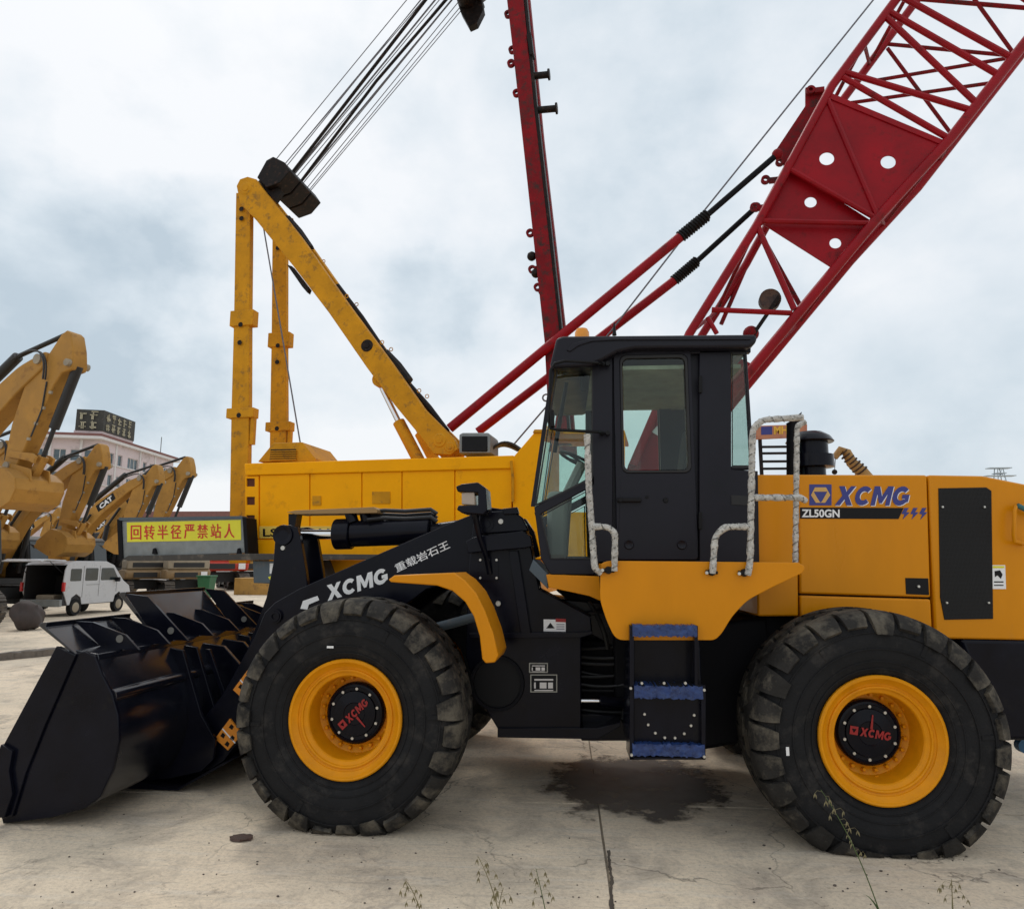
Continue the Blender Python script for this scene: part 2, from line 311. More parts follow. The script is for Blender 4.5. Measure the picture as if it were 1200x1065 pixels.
# ================================================================== THE GROUND
def ground_mat(name, dark=1.):
    M = bpy.data.materials.new(name); M.use_nodes = True; t = M.node_tree; b = t.nodes['Principled BSDF']; n_ = t.nodes.new; l = t.links.new
    co = n_('ShaderNodeNewGeometry').outputs['Position']
    def noise(scale, det=8, rough=.65, st=None, rot=0, dist=0.):
        mpn = n_('ShaderNodeMapping'); mpn.inputs['Scale'].default_value = st or (1, 1, 1); mpn.inputs['Rotation'].default_value = (0, 0, rot); l(co, mpn.inputs[0])
        z = n_('ShaderNodeTexNoise'); z.inputs['Scale'].default_value = scale; z.inputs['Detail'].default_value = det; z.inputs['Roughness'].default_value = rough; z.inputs['Distortion'].default_value = dist; l(mpn.outputs[0], z.inputs['Vector']); return z.outputs[0]
    def mr(x, a, b_, c=0., d=1.):
        z = n_('ShaderNodeMapRange'); l(x, z.inputs[0]); z.inputs[1].default_value = a; z.inputs[2].default_value = b_; z.inputs[3].default_value = c; z.inputs[4].default_value = d; return z.outputs[0]
    def mixc(f, a, b_):
        z = n_('ShaderNodeMix'); z.data_type = 'RGBA'; l(f, z.inputs[0])
        for k, x in ((6, a), (7, b_)):
            if isinstance(x, tuple): z.inputs[k].default_value = (*[v*dark for v in x], 1)
            else: l(x, z.inputs[k])
        return z.outputs[2]
    big = noise(.55, 6, .6, dist=.4); mid = noise(2.2, 9, .7, dist=.6); streak = noise(2.0, 9, .72, (.55, 5, 1), R(14)); streak2 = noise(2.4, 9, .72, (.5, 7, 1), R(-12)); fine = noise(38, 6, .7); speck = noise(75, 3, .5)
    c = mixc(mr(big, .38, .62), (.80, .66, .49), (.68, .575, .435))
    c = mixc(mr(mid, .48, .70, 0, .85), c, (.34, .29, .235))
    c = mixc(mr(streak, .52, .68, 0, .7), c, (.70, .63, .53))
    c = mixc(mr(streak2, .56, .70, 0, .55), c, (.33, .285, .24))
    c = mixc(mr(noise(1.1, 7, .7, dist=1.), .58, .72, 0, .55), c, (.52, .41, .32))
    c = mixc(mr(fine, .45, .72, 0, .4), c, (.24, .20, .165))
    c = mixc(mr(speck, .66, .72, 0, .55), c, (.12, .10, .09))
    c = mixc(mr(noise(.9, 8, .75, (1, 2.2, 1), .1, 1.5), .60, .66, 0, .5), c, (.30, .255, .215))
    c = mixc(mr(noise(5.5, 8, .8, (1, 1.6, 1), .5, .8), .58, .68, 0, .7), c, (.22, .17, .13))
    c = mixc(mr(noise(3.2, 10, .85, (.35, 6, 1), R(32), .5), .60, .68, 0, .75), c, (.24, .17, .125))
    c = mixc(mr(noise(4.2, 10, .85, (6, .4, 1), R(20), .5), .63, .69, 0, .6), c, (.85, .76, .62))
    c = mixc(mr(noise(16, 8, .8), .60, .70, 0, .6), c, (.17, .135, .105))
    vo = n_('ShaderNodeTexVoronoi'); vo.feature = 'DISTANCE_TO_EDGE'; vo.inputs['Scale'].default_value = .55
    wv = n_('ShaderNodeVectorMath'); wv.operation = 'ADD'; nn = n_('ShaderNodeTexNoise'); nn.inputs['Scale'].default_value = 2.5; nn.inputs['Detail'].default_value = 6; l(co, nn.inputs['Vector']); ws = n_('ShaderNodeVectorMath'); ws.operation = 'SCALE'; ws.inputs['Scale'].default_value = .7; l(nn.outputs['Color'], ws.inputs[0]); l(co, wv.inputs[0]); l(ws.outputs[0], wv.inputs[1]); l(wv.outputs[0], vo.inputs['Vector'])
    mk = n_('ShaderNodeMath'); mk.operation = 'MULTIPLY'; l(mr(vo.outputs['Distance'], .0, .006, .7, 0.), mk.inputs[0]); l(mr(noise(.7), .45, .55), mk.inputs[1])
    c = mixc(mk.outputs[0], c, (.10, .085, .07))
    l(c, b.inputs['Base Color']); l(mr(mid, .3, .7, .72, .92), b.inputs['Roughness']); b.inputs['Specular IOR Level'].default_value = .3
    ad = n_('ShaderNodeMath'); ad.operation = 'ADD'; l(fine, ad.inputs[0]); l(streak, ad.inputs[1])
    bp = n_('ShaderNodeBump'); bp.inputs['Strength'].default_value = .7; bp.inputs['Distance'].default_value = .014; l(ad.outputs[0], bp.inputs['Height']); l(bp.outputs[0], b.inputs['Normal'])
    MATS[name] = M; return M
CONC = ground_mat('yard_concrete'); DIRT = ground_mat('joint_dirt', .45); DIRTF = ground_mat('far_dirt', .9)
g = MB().box(-900, 900, -60, 1800, -1.5, -.03).build('ground', DIRTF, kind='structure')
yard = MB().box(-34, 30, -9.5, 62, -.03, -.012).build('yard_floor', DIRT, kind='structure')
# slabs: joints run away from the camera and across it
jx = gnd(713, 1030).x
SL = {}
xs = [jx + 4.6*k for k in range(-7, 6)]; ys = [-9.2, -.6, 7.2, 12., 17.5, 24, 32, 44, 60]
for i in range(len(xs)-1):
    for j in range(len(ys)-1):
        x0, x1, y0, y1 = xs[i]+.004, xs[i+1]-.004, ys[j]+.004, ys[j+1]-.004
        key = (round(x1-x0, 3), round(y1-y0, 3))
        if key not in SL:
            mb = MB(); nx, ny = 14, 14; hx, hy = (x1-x0)/2, (y1-y0)/2; rr = random.Random(len(SL)); top = []
            # ragged top edge
            per = [(-hx+2*hx*k/nx, -hy) for k in range(nx)] + [(hx, -hy+2*hy*k/ny) for k in range(ny)] + [(hx-2*hx*k/nx, hy) for k in range(nx)] + [(-hx, hy-2*hy*k/ny) for k in range(ny)]
            per = [(x*(1-rr.random()*.003), y*(1-rr.random()*.003)) for x, y in per]; n = len(per)
            mb.add([(x, y, 0) for x, y in per] + [(x, y, -.02) for x, y in per], [tuple(range(n))] + [(a_, (a_+1) % n, n+(a_+1) % n, n+a_) for a_ in range(n)])
            me = bpy.data.meshes.new('concrete_slab'); me.from_pydata([tuple(p) for p in mb.v], [], mb.f); me.materials.append(CONC)
            bm = bmesh.new(); bm.from_mesh(me); bmesh.ops.recalc_face_normals(bm, faces=bm.faces); bm.to_mesh(me); bm.free(); SL[key] = me
        o = bpy.data.objects.new('concrete_slab', SL[key]); sc.collection.objects.link(o); o.parent = yard; o.location = ((x0+x1)/2, (y0+y1)/2, -.0005*((i*7+j*3) % 4))
# wet stain under the machine: thin dark film with a ragged edge
def wet_mat(cen=None, rad=None):
    M = bpy.data.materials.new('wet_film'); M.use_nodes = True; t = M.node_tree; b = t.nodes['Principled BSDF']; n_ = t.nodes.new; l = t.links.new
    b.inputs['Base Color'].default_value = (.065, .050, .038, 1); b.inputs['Roughness'].default_value = .6
    z = n_('ShaderNodeTexNoise'); z.inputs['Scale'].default_value = 3.2; z.inputs['Detail'].default_value = 8
    l(n_('ShaderNodeNewGeometry').outputs['Position'], z.inputs['Vector'])
    mrn = n_('ShaderNodeMapRange'); l(z.outputs[0], mrn.inputs[0]); mrn.inputs[1].default_value = .36; mrn.inputs[2].default_value = .60; mrn.inputs[3].default_value = .95; mrn.inputs[4].default_value = .7
    if cen:
        g_ = n_('ShaderNodeNewGeometry').outputs['Position']; su = n_('ShaderNodeVectorMath'); su.operation = 'SUBTRACT'; l(g_, su.inputs[0]); su.inputs[1].default_value = cen
        dv = n_('ShaderNodeVectorMath'); dv.operation = 'DIVIDE'; l(su.outputs[0], dv.inputs[0]); dv.inputs[1].default_value = rad; ln = n_('ShaderNodeVectorMath'); ln.operation = 'LENGTH'; l(dv.outputs[0], ln.inputs[0])
        z2 = n_('ShaderNodeTexNoise'); z2.inputs['Scale'].default_value = 3.; z2.inputs['Detail'].default_value = 10; z2.inputs['Roughness'].default_value = .7; l(g_, z2.inputs['Vector'])
        m1 = n_('ShaderNodeMath'); m1.operation = 'MULTIPLY_ADD'; l(z2.outputs[0], m1.inputs[0]); m1.inputs[1].default_value = 1.5; l(ln.outputs['Value'], m1.inputs[2])
        m2 = n_('ShaderNodeMapRange'); m2.interpolation_type = 'SMOOTHSTEP'; l(m1.outputs[0], m2.inputs[0]); m2.inputs[1].default_value = 1.38; m2.inputs[2].default_value = 1.62; m2.inputs[3].default_value = 1; m2.inputs[4].default_value = 0
        m3 = n_('ShaderNodeMath'); m3.operation = 'MULTIPLY'; l(m2.outputs[0], m3.inputs[0]); l(mrn.outputs[0], m3.inputs[1]); l(m3.outputs[0], b.inputs['Alpha'])
    else: l(mrn.outputs[0], b.inputs['Alpha'])
    return M
WET = wet_mat()
wc = gnd(745, 925)
WET2 = wet_mat((wc.x-.02, wc.y+.16, 0), (.82, 1.0, 1))
def ragged(pxs, z, amp=.03, sub=7, seed=3):
    rr = random.Random(seed); P = [gnd(a, b) for a, b in pxs]; o = []
    for i, p in enumerate(P):
        q = P[(i+1) % len(P)]
        for k in range(sub): t = k/sub; c = p.lerp(q, t); o.append((c.x+rr.uniform(-amp, amp), c.y+rr.uniform(-amp, amp), z))
    return o
st = [(wc.x+x, wc.y+y, .004) for x, y in ((-1.7, -1.1), (1.7, -1.1), (1.7, 1.8), (-1.7, 1.8))]
MB().add(st, [tuple(range(len(st)))]).build('wet_stain', WET2, kind='structure')
st = ragged([(711, 997), (715, 996), (716, 1015), (719, 1030), (718, 1050), (722, 1075), (714, 1075), (714, 1050), (715, 1030), (713, 1015)], .004, .004, 9, 5)
MB().add(st, [tuple(range(len(st)))]).build('damp_joint', WET, kind='structure')
# low broken kerb and dirt strip in the left middle distance
mb = MB(); a = gnd(-30, 777); b = gnd(62, 768); rr = random.Random(4); top = []; n = 14
pts0 = [a.lerp(b, k/n) for k in range(n+1)]
for k in range(n):
    p, q = pts0[k], pts0[k+1]; h0, h1 = .10+rr.random()*.03, .10+rr.random()*.03
    d = Vector((.05, .55, 0)); mb.add([p+Vector((0, 0, -.02)), q+Vector((0, 0, -.02)), q+Vector((0, rr.uniform(-.03, .03), h1)), p+Vector((0, rr.uniform(-.03, .03), h0)), p+d, q+d, q+d+Vector((0, 0, h1)), p+d+Vector((0, 0, h0))],
        [(0, 1, 2, 3), (3, 2, 6, 7), (0, 3, 7, 4), (1, 5, 6, 2), (4, 7, 6, 5)])
tag(mb.build('broken_kerb', mat('kerb_stone', (.16, .14, .12), .9, var=.3, vs=5, bump=.5, bs=20)), 'low broken dark concrete kerb in the yard left of the black bucket', 'kerb')
# ================================================================== WHEEL LOADER
FR = Matrix.Translation((1.65, 0, 0)) @ Matrix.Rotation(-.0463, 4, 'Z') @ Matrix.Translation((-1.65, 0, 0))   # slightly articulated front half
ld = thing('wheel_loader', (1.65, 0, 0), 'yellow and black wheel loader with glazed cab and black bucket, filling the foreground', 'wheel loader')
TR = .772
def make_wheel(c, so, fr, logo_rot, seed):
    """c wheel centre, so = -1 near side / +1 far side (outward direction along y)"""
    rr = random.Random(seed); c = Vector(c); zc = c.z
    def fin(mb):       # the loaded tyre is flat where it stands
        for p in mb.v:
            if p.z < .003:
                p.z = .003
        return mb
    mb = MB(fr)
    prof = [(.375, .235), (.40, .262), (.45, .285), (.52, .300), (.60, .300), (.66, .285), (.70, .262), (.722, .225), (.728, .15), (.730, 0)]
    prof = [(r, w*so) for r, w in prof] + [(r, -w*so) for r, w in prof[::-1][1:]]
    mb.lathe(prof, c, n=96)
    for r, w in ((.545, .3045), (.425, .277), (.642, .2955), (.47, .291)):      # moulded rings on the sidewall
        mb.lathe([(r-.004, (w-.004)*so), (r-.003, (w+.003)*so), (r+.003, (w+.003)*so), (r+.004, (w-.004)*so)], c, n=80)
    for k in range(54):      # moulded ribs
        a = 2*math.pi*(k+.5)/54; d = Vector((math.cos(a), 0, math.sin(a))); q_ = Vector((-math.sin(a), 0, math.cos(a)))*(.0035 if k % 9 else .012)
        r0, r1 = (.655, .69) if k % 9 else (.56, .63); w0, w1 = (.292, .268) if k % 9 else (.304, .300)
        mb.add([c+d*r0-q_+Vector((0, w0*so, 0)), c+d*r0+q_+Vector((0, w0*so, 0)), c+d*r1+q_+Vector((0, w1*so+.004*so, 0)), c+d*r1-q_+Vector((0, w1*so+.004*so, 0)), c+d*r0-q_+Vector((0, (w0-.03)*so, 0)), c+d*r0+q_+Vector((0, (w0-.03)*so, 0)), c+d*r1+q_+Vector((0, (w1-.03)*so, 0)), c+d*r1-q_+Vector((0, (w1-.03)*so, 0))], [(0, 1, 2, 3), (0, 4, 5, 1), (1, 5, 6, 2), (2, 6, 7, 3), (3, 7, 4, 0)])
    carc = fin(mb).build('tyre', RUB, ld, smooth=50)
    mb = MB(fr); NP = 27; pit = 2*math.pi/NP
    def P(a, w, r): return c + Vector((math.cos(a)*r, w*so, math.sin(a)*r))
    def topr(w):
        w = abs(w)
        return TR if w < .17 else TR - .020*((w-.17)/.08)**2
    def block(poly, base=.725):
        n = len(poly); j = [rr.uniform(-.002, .002) for _ in poly]
        mb.add([P(a, w, topr(w)+j_) for (a, w), j_ in zip(poly, j)] + [P(a, w, base) for a, w in poly], [tuple(range(n))] + [(k, (k+1) % n, n+(k+1) % n, n+k) for k in range(n)])
    for i in range(NP):
        for s in (1, -1):
            a0 = i*pit + (0 if s > 0 else pit*.5)
            j = rr.uniform(-.004, .004); g_ = .013; h = pit/2 - g_
            # inner hexagonal block
            block([(a0-h*.62+j, s*.012), (a0+h*.62+j, s*.012), (a0+h+j, s*.066), (a0+h*.72+j, s*.118), (a0-h*.72+j, s*.118), (a0-h+j, s*.066)])
            # shoulder lug, running down over the sidewall
            b0 = a0 + pit*.5
            st_ = [(.108, .80, TR), (.150, 1.0, TR), (.205, .98, TR-.006), (.245, .96, TR-.016), (.280, .92, TR-.045), (.306, .84, TR-.090), (.318, .70, TR-.140)]
            st_b = [(.108, .725), (.15, .725), (.205, .718), (.240, .70), (.250, .68), (.270, .66), (.292, .636)]
            V = []; F = []; K = 4
            if rr.random() < .5: st_ = st_[:-1]; st_b = st_b[:-1]
            for (w, f_, r), (wb, rb) in zip(st_, st_b):
                for k in range(K): a = b0 + j + h*f_*(2*k/(K-1)-1); V.append(P(a, s*w, r))
                for k in range(K): a = b0 + j + h*f_*(2*k/(K-1)-1); V.append(P(a, s*wb, rb))
            m_ = len(st_)
            for q in range(m_-1):
                o0 = q*2*K; o1 = (q+1)*2*K
                for k in range(K-1): F.append((o0+k, o0+k+1, o1+k+1, o1+k))
                F.append((o0, o1, o1+K, o0+K)); F.append((o0+K-1, o0+2*K-1, o1+2*K-1, o1+K-1))
            F.append(tuple(range(K))+tuple(range(2*K-1, K-1, -1))); o0 = (m_-1)*2*K; F.append(tuple(o0+k for k in range(K))+tuple(o0+k for k in range(2*K-1, K-1, -1)))
            mb.add(V, F)
    fin(mb).build('tread', TREAD, ld, smooth=30, bev=0)
    # rim: stepped flange, lock ring, barrel and disc
    rm = MB(fr); rp = [(.330, .10), (.392, .235), (.402, .250), (.401, .268), (.392, .276), (.380, .274), (.372, .262), (.352, .246), (.346, .240), (.344, .232), (.330, .229), (.327, .237), (.320, .240), (.313, .236), (.309, .224), (.296, .217), (.286, .214), (.279, .205), (.276, .18), (.274, .03), (.24, .012), (.18, .02), (.05, .02)]
    rm.lathe([(r*.955, w*so) for r, w in rp], c, n=72)
    rim = rm.build('rim', YEL2, ld, smooth=28)
    s2 = MB(fr)
    for k in range(20):
        a = 2*math.pi*(k+.5)/20; p = c + Vector((math.cos(a)*.232, so*.014, math.sin(a)*.232)); s2.cyl(p, p+Vector((0, so*.03, 0)), .013, .011, 6)
    o_ = s2.build('wheel_nuts', YEL2, ld); o_['kind'] = 'stuff'
    for k in range(3):
        a = .6 + k*2.1; p = c + Vector((math.cos(a)*.285, so*.07, math.sin(a)*.285)); MB(fr).obox(p, .055, .012, .02, Matrix.Rotation(-a, 3, 'Y')).build('valve_clip', YEL2, ld)
    hb = MB(fr).lathe([(.205, .0), (.203, .05), (.190, .066), (.176, .070), (.172, .062), (.150, .062), (.145, .075), (.075, .085), (.07, .080), (0, .080)], c, axis=(0, so, 0), n=48).build('hub', NAVY, ld, smooth=30)
    for k in range(10):
        a = 2*math.pi*k/10 + .25; p = c + Vector((math.cos(a)*.162, so*.062, math.sin(a)*.162)); MB(fr).cyl(p, p+Vector((0, so*.014, 0)), .0105, .010, 6).build('bolt', BOLT, hb)
    if so < 0:
        M = Matrix.Rotation(-logo_rot, 3, 'Y'); yy = so*.089
        q = lambda x, z: fr @ (c + M @ Vector((x, 0, z)) + Vector((0, yy, 0)))
        heavy_text('hub_lettering', 'XCMG', q(-.066, -.024), q(.128, -.024), q(-.066, .028), REDP, hb, .15)
        MB(fr).add([c + M @ Vector((x, 0, z)) + Vector((0, yy, 0)) for x, z in ((-.128, -.024), (-.078, -.024), (-.078, .028), (-.128, .028), (-.118, .012), (-.088, .012), (-.103, -.014))], [(0, 1, 6), (1, 5, 6), (1, 2, 5), (2, 3, 4, 5), (3, 0, 4), (0, 6, 4)]).build('hub_emblem', REDP, hb)
        s_ = -1 if logo_rot > .3 else 1
        MB(fr).add([c + M @ Vector((x, 0, z*s_)) + Vector((0, yy, 0)) for x, z in ((-.006, .028), (.010, .028), (.006, .115), (-.002, .115))], [(0, 1, 2, 3)]).build('hub_mark', REDP, hb)
ZF, ZR = .701, .653
make_wheel((0, -1.125, ZF), -1, FR, R(44), 1); make_wheel((3.3, -1.125, ZR), -1, I4, R(-9), 2)
make_wheel((0, 1.125, ZF), 1, FR, 0, 3); make_wheel((3.3, 1.125, ZR), 1, I4, 0, 4)
for fr, x, z in ((FR, 0, ZF), (I4, 3.3, ZR)):       # axles
    MB(fr).lathe([(0, -1.12), (.16, -1.12), (.17, -.75), (.20, -.55), (.20, -.3), (.30, -.2), (.33, 0), (.30, .2), (.20, .3), (.20, .55), (.17, .75), (.16, 1.12), (0, 1.12)], (x, 0, z), n=32).build('axle', DARK, ld)
# small chalk-white inventory mark on each near tyre
MB(FR).obox(at(387, 758, -1.427, FR), .045, .004, .014).build('tyre_mark', WHITE, ld)
MB().obox(at(923, 880, -1.43), .018, .004, .05).build('tyre_mark', WHITE, ld)

# ---------------------------------------------------------------- rear frame and underside
MB().box(1.75, 4.45, -.42, .42, .62, 1.20).build('rear_frame', DARK, ld, bev=.02)
MB().pp([(742, 745), (900, 722), (905, 800), (865, 872), (820, 880), (745, 870)], -.62, .62).build('transmission_housing', DARK, ld, bev=.03)
MB().pp([(681, 748), (735, 752), (738, 852), (720, 852), (700, 866), (681, 862)], -.25, .25).build('hinge_housing', DARK, ld, bev=.02)
MB().pp([(681, 835), (725, 838), (740, 858), (735, 868), (681, 868)], -.42, .42).build('lower_hinge_plate', NAVY, ld, bev=.01)
MB().pp([(640, 700), (705, 706), (738, 748), (742, 770), (690, 742), (640, 742)], -.35, .35).build('upper_hinge_plate', NAVY, ld, bev=.01)
MB().pp([(888, 720), (1300, 745), (1300, 820), (1180, 822), (900, 815)], -.60, .60).build('engine_underframe', DARK, ld, bev=.02)
MB().pp([(1125, 748), (1340, 752), (1340, 835), (1270, 868), (1165, 868), (1150, 820)], -.74, .74).build('counterweight', NAVY, ld, bev=.03)
mb = MB()
for k, (z0, sag) in enumerate(((760, 4), (768, 10), (776, 5), (785, 12), (792, 7), (800, 12), (808, 3), (830, 6), (842, 10))):
    y = -.33 - .03*(k % 3); a = at(674, z0, y); b = at(752, z0-6+3*(k % 4), y-.03*(k % 2)); m_ = (a+b)/2; m_.z -= sag/170
    mb.tube(curve(a, m_, b, 12), .013)
mb.build('hydraulic_hose', HOSE, ld)
for (a, b) in (((676, 721), (704, 716)), ((690, 705), (712, 760)), ((735, 745), (730, 840))):
    MB().tube(curve(at(a[0], a[1], -.4), at((a[0]+b[0])/2+8, (a[1]+b[1])/2, -.45), at(b[0], b[1], -.4)), .016).build('hydraulic_hose', HOSE, ld)
p = at(676, 821, -.5); q = at(702, 821, -.5); MB().cyl(p, q, .018).build('steering_rod', SILV, ld)
q2 = at(738, 824, -.46); MB().cyl(q, q2, .04).build('steering_cylinder', NAVY, ld)
# ---------------------------------------------------------------- deck / battery box / steps
def smoothpoly(pts, fr=I4, y=-1.33, r=.05): return roundpoly([(at(a, b, y, fr).x, at(a, b, y, fr).z) for a, b in pts], r)
YD = -1.33
deck = smoothpoly([(704, 660), (713, 657), (936, 659), (944, 664), (941, 671), (905, 688), (876, 703), (858, 722), (846, 742), (838, 750), (722, 750), (712, 730), (703, 703)], r=.05)
MB().prism(deck, YD, YD+.02).build('deck_side_panel', YEL, ld, bev=.004)
a = at(706, 658, YD); b = at(940, 660, YD)
MB().box(a.x, b.x, YD+.02, -.80, a.z-.055, a.z-.012).build('deck_top', YEL, ld, bev=.004)
mb = MB()
x = a.x+.04
while x < b.x-.03: mb.box(x, x+.028, YD+.03, YD+.33, a.z-.012, a.z-.002); x += .05
mb.build('tread_plate', YEL, ld)
MB().pp([(706, 668), (900, 668), (868, 705), (842, 745), (726, 745), (708, 705)], -1.30, -.70).build('fuel_tank', DARK, ld, bev=.01)
MB().pp([(640, 673), (704, 675), (704, 704), (690, 698), (643, 688)], -.80, .80).build('cab_sill', YEL, ld, bev=.004)
MB().pp([(652, 692), (704, 703), (704, 714), (672, 708)], -.30, .30).build('gap_blocker', DARK, ld)  # added dark plate, blocks the bright ground showing under the cab
MB().pp([(625, 655), (642, 672), (642, 690), (620, 668)], -.78, .78).build('cab_mount', BGREY, ld, bev=.004)
# lower side box (black, behind the steps)
MB().pp([(740, 748), (820, 748), (826, 880), (738, 880)], -1.18, -.62).build('tool_box', NAVY, ld, bev=.01)
def pxrect(mb, x0, x1, y0, y1, ya, yb): return mb.pp([(x0, y0), (x1, y0), (x1, y1), (x0, y1)], ya, yb)
YS = -1.40
sm_ = MB()
pxrect(sm_, 738, 743, 733, 890, YS, YS+.26); pxrect(sm_, 822, 827, 808, 890, YS, YS+.26); pxrect(sm_, 814, 818, 733, 808, YS, YS+.26)
pxrect(sm_, 738, 827, 887, 890, YS, YS+.26); pxrect(sm_, 738, 827, 803, 806, YS, YS+.26)
stp = sm_.build('step_frame', NAVY, ld, bev=.003)
pl = MB(); pxrect(pl, 743, 814, 748, 803, YS+.16, YS+.17); pxrect(pl, 743, 822, 806, 886, YS+.05, YS+.06); pl.build('step_back_plate', NAVY, stp, bev=.002)
for (x0, x1, y0, y1) in ((741, 817, 732, 746), (743, 824, 803, 819), (741, 826, 871, 887)):
    a = at(x0, y0, YS-.01); b = at(x1, y1, YS-.01); rr = random.Random(x0+y0); mb = MB(); n = 40; m_ = 5; V = []
    for i in range(n+1):
        for j in range(m_+1):
            V.append((a.x+(b.x-a.x)*i/n, YS-.008-rr.random()*.012, a.z+(b.z-a.z)*j/m_ + (rr.uniform(-.006, .006) if j in (0, m_) else 0)))
    k0 = len(V)
    for i in range(n+1): V.append((a.x+(b.x-a.x)*i/n, YS+.25, a.z+rr.uniform(-.004, .004)))
    F = [(i*(m_+1)+j, i*(m_+1)+j+1, (i+1)*(m_+1)+j+1, (i+1)*(m_+1)+j) for i in range(n) for j in range(m_)] + [(i*(m_+1), (i+1)*(m_+1), k0+i+1, k0+i) for i in range(n)]
    mb.add(V, F).build('step', BFILM, stp)
mb = MB(); cc = at(784, 838, YS+.05)
for k in range(8):
    a_ = R(188+k*23.4); pz = (cc.x+.155*math.cos(a_)*1.0, YS+.045, cc.z+.03+.165*math.sin(a_)); mb.cyl(pz, (pz[0], YS+.035, pz[2]), .010, .008, 8)
bolts(mb, [(752, 800), (778, 800), (803, 800), (739, 806), (825, 808), (740, 884), (825, 886)], YS-.012, .010)
mb.build('bolt', BOLT, stp)
# ---------------------------------------------------------------- hood
YH = -.74
core = MB().pp([(890, 560), (1145, 563), (1200, 572), (1310, 598), (1310, 745), (1097, 742), (1093, 728), (890, 716)], YH+.05, -YH-.05).build('hood_core', DARK, ld)
for nm, pts in (('hood_front_panel', [(886, 556), (934.5, 556), (936, 722), (888, 722)]), ('engine_door', [(936, 556), (1086.5, 556.5), (1091, 700), (937.5, 695.5)]),
                ('lower_door', [(937.5, 697.5), (1091, 702), (1093, 742), (939, 738)]), ('hood_rear_panel', [(1088, 556.5), (1152, 557.5), (1200, 567), (1310, 594), (1310, 752), (1096, 748)])):
    MB().pp(pts, YH, -YH).build(nm, YEL, ld, bev=.014)
# grille in the rear panel
def grille_mat():
    M = bpy.data.materials.new('grille_mesh'); M.use_nodes = True; t = M.node_tree; b = t.nodes['Principled BSDF']; n_ = t.nodes.new; l = t.links.new
    v = n_('ShaderNodeTexVoronoi'); v.inputs['Scale'].default_value = 110; l(n_('ShaderNodeNewGeometry').outputs['Position'], v.inputs['Vector']); v.inputs['Randomness'].default_value = .15
    r = n_('ShaderNodeMapRange'); l(v.outputs['Distance'], r.inputs[0]); r.inputs[1].default_value = .25; r.inputs[2].default_value = .45
    mm = n_('ShaderNodeMix'); mm.data_type = 'RGBA'; l(r.outputs[0], mm.inputs[0]); mm.inputs[6].default_value = (.002, .002, .002, 1); mm.inputs[7].default_value = (.010, .010, .011, 1); b.inputs['Specular IOR Level'].default_value = .22; l(mm.outputs[2], b.inputs['Base Color'])
    b.inputs['Roughness'].default_value = .42; bp = n_('ShaderNodeBump'); bp.inputs['Strength'].default_value = .6; bp.inputs['Distance'].default_value = .004; l(v.outputs['Distance'], bp.inputs['Height']); l(bp.outputs[0], b.inputs['Normal'])
    return M
gr = MB().pp([(1100, 572), (1156, 571), (1162, 575), (1164, 725), (1107, 726), (1102, 700)], YH-.006, YH+.004).build('side_grille', grille_mat(), ld, bev=.002)
mb = MB(); bolts(mb, [(1104, 594), (1153, 594), (1109, 706), (1158, 706)], YH-.006, .009); mb.build('bolt', BOLT, gr)
lk = MB().pp([(1061, 677), (1088, 677.5), (1089, 697), (1062, 696)], YH-.004, YH+.004).build('door_latch', BLACKP, ld, bev=.002)
mb = MB(); bolts(mb, [(1076, 687)], YH-.006, .011, .012); mb.build('latch_key', BOLT, lk)
hp = [at(1199, 592, YH-.01), at(1190, 594, YH-.06), at(1189, 600, YH-.07), at(1188, 628, YH-.07), at(1189, 634, YH-.06), at(1200, 637, YH-.01)]
MB().tube(hp, .014).build('grab_handle', YEL, ld)
MB().tube([at(1192, 592, YH-.06), at(1204, 598, YH-.065), at(1216, 604, YH-.03)], .018).build('handle_wrap', mat('teal_tape', (.03, .12, .13), .6), ld)
stk = MB().pp([(1162, 662), (1178, 662), (1179, 690), (1163, 690)], YH-.003, YH+.002).build('warning_sticker', WHITE, ld)
MB().pp([(1163.5, 663), (1177, 663), (1177, 665.5), (1163.5, 665.5)], YH-.0045, YH-.002).build('sticker_header', YPR, stk)
MB().pp([(1165.5, 669), (1172, 668), (1175, 673), (1173, 678), (1169, 674), (1166, 676)], YH-.0045, YH-.002).build('sticker_symbol', BLACKP, stk)
mb = MB(); pxrect(mb, 1165, 1176, 681, 682.4, YH-.0045, YH-.002); pxrect(mb, 1165, 1176, 685, 686.2, YH-.0045, YH-.002); mb.build('sticker_text', BLACKP, stk)
# lettering on the engine door
YT = YH-.003
lg = MB(); pxrect(lg, 948.5, 974.5, 567.5, 592, YT, YT+.003); em = lg.build('emblem', BLUE, ld)
mb = MB(); hexo = [at(a, b, YT-.002) for a, b in ((955, 571), (968, 571), (973, 580), (967, 589), (956, 589), (950.5, 580))]; hexi = [at(a, b, YT-.002) for a, b in ((953.5, 576), (969.5, 576), (965.8, 583), (962.5, 588.5), (961, 588.5), (957.5, 583))]
mb.ring([(p.x, p.z) for p in hexo], [(p.x, p.z) for p in hexi], YT-.002, YT+.0005); mb.build('emblem_hexagon', mat('emblem_sand', (.62, .36, .10), .5), em)
for s_, m_, dx, dy, yy in (('XCMG', WHITE, .8, .8, YT-.0), ('XCMG', BLUE, 0, 0, YT-.0015)):
    heavy_text('lettering', s_, *px3((978+dx, 592+dy), (1069+dx, 592.5+dy), (978+dx, 569.5+dy), yy), m_, ld, .3)
mb = MB().pp([(937.5, 594.5), (1059, 595), (1053, 608), (937.5, 607.5)], YT, YT+.003).build('model_band', BLACKP, ld)
text_on('model_lettering', 'ZL50GN', *px3((939.5, 606), (984, 606.3), (939.5, 596.6), YT-.002), WHITE, mb, bold=.03)
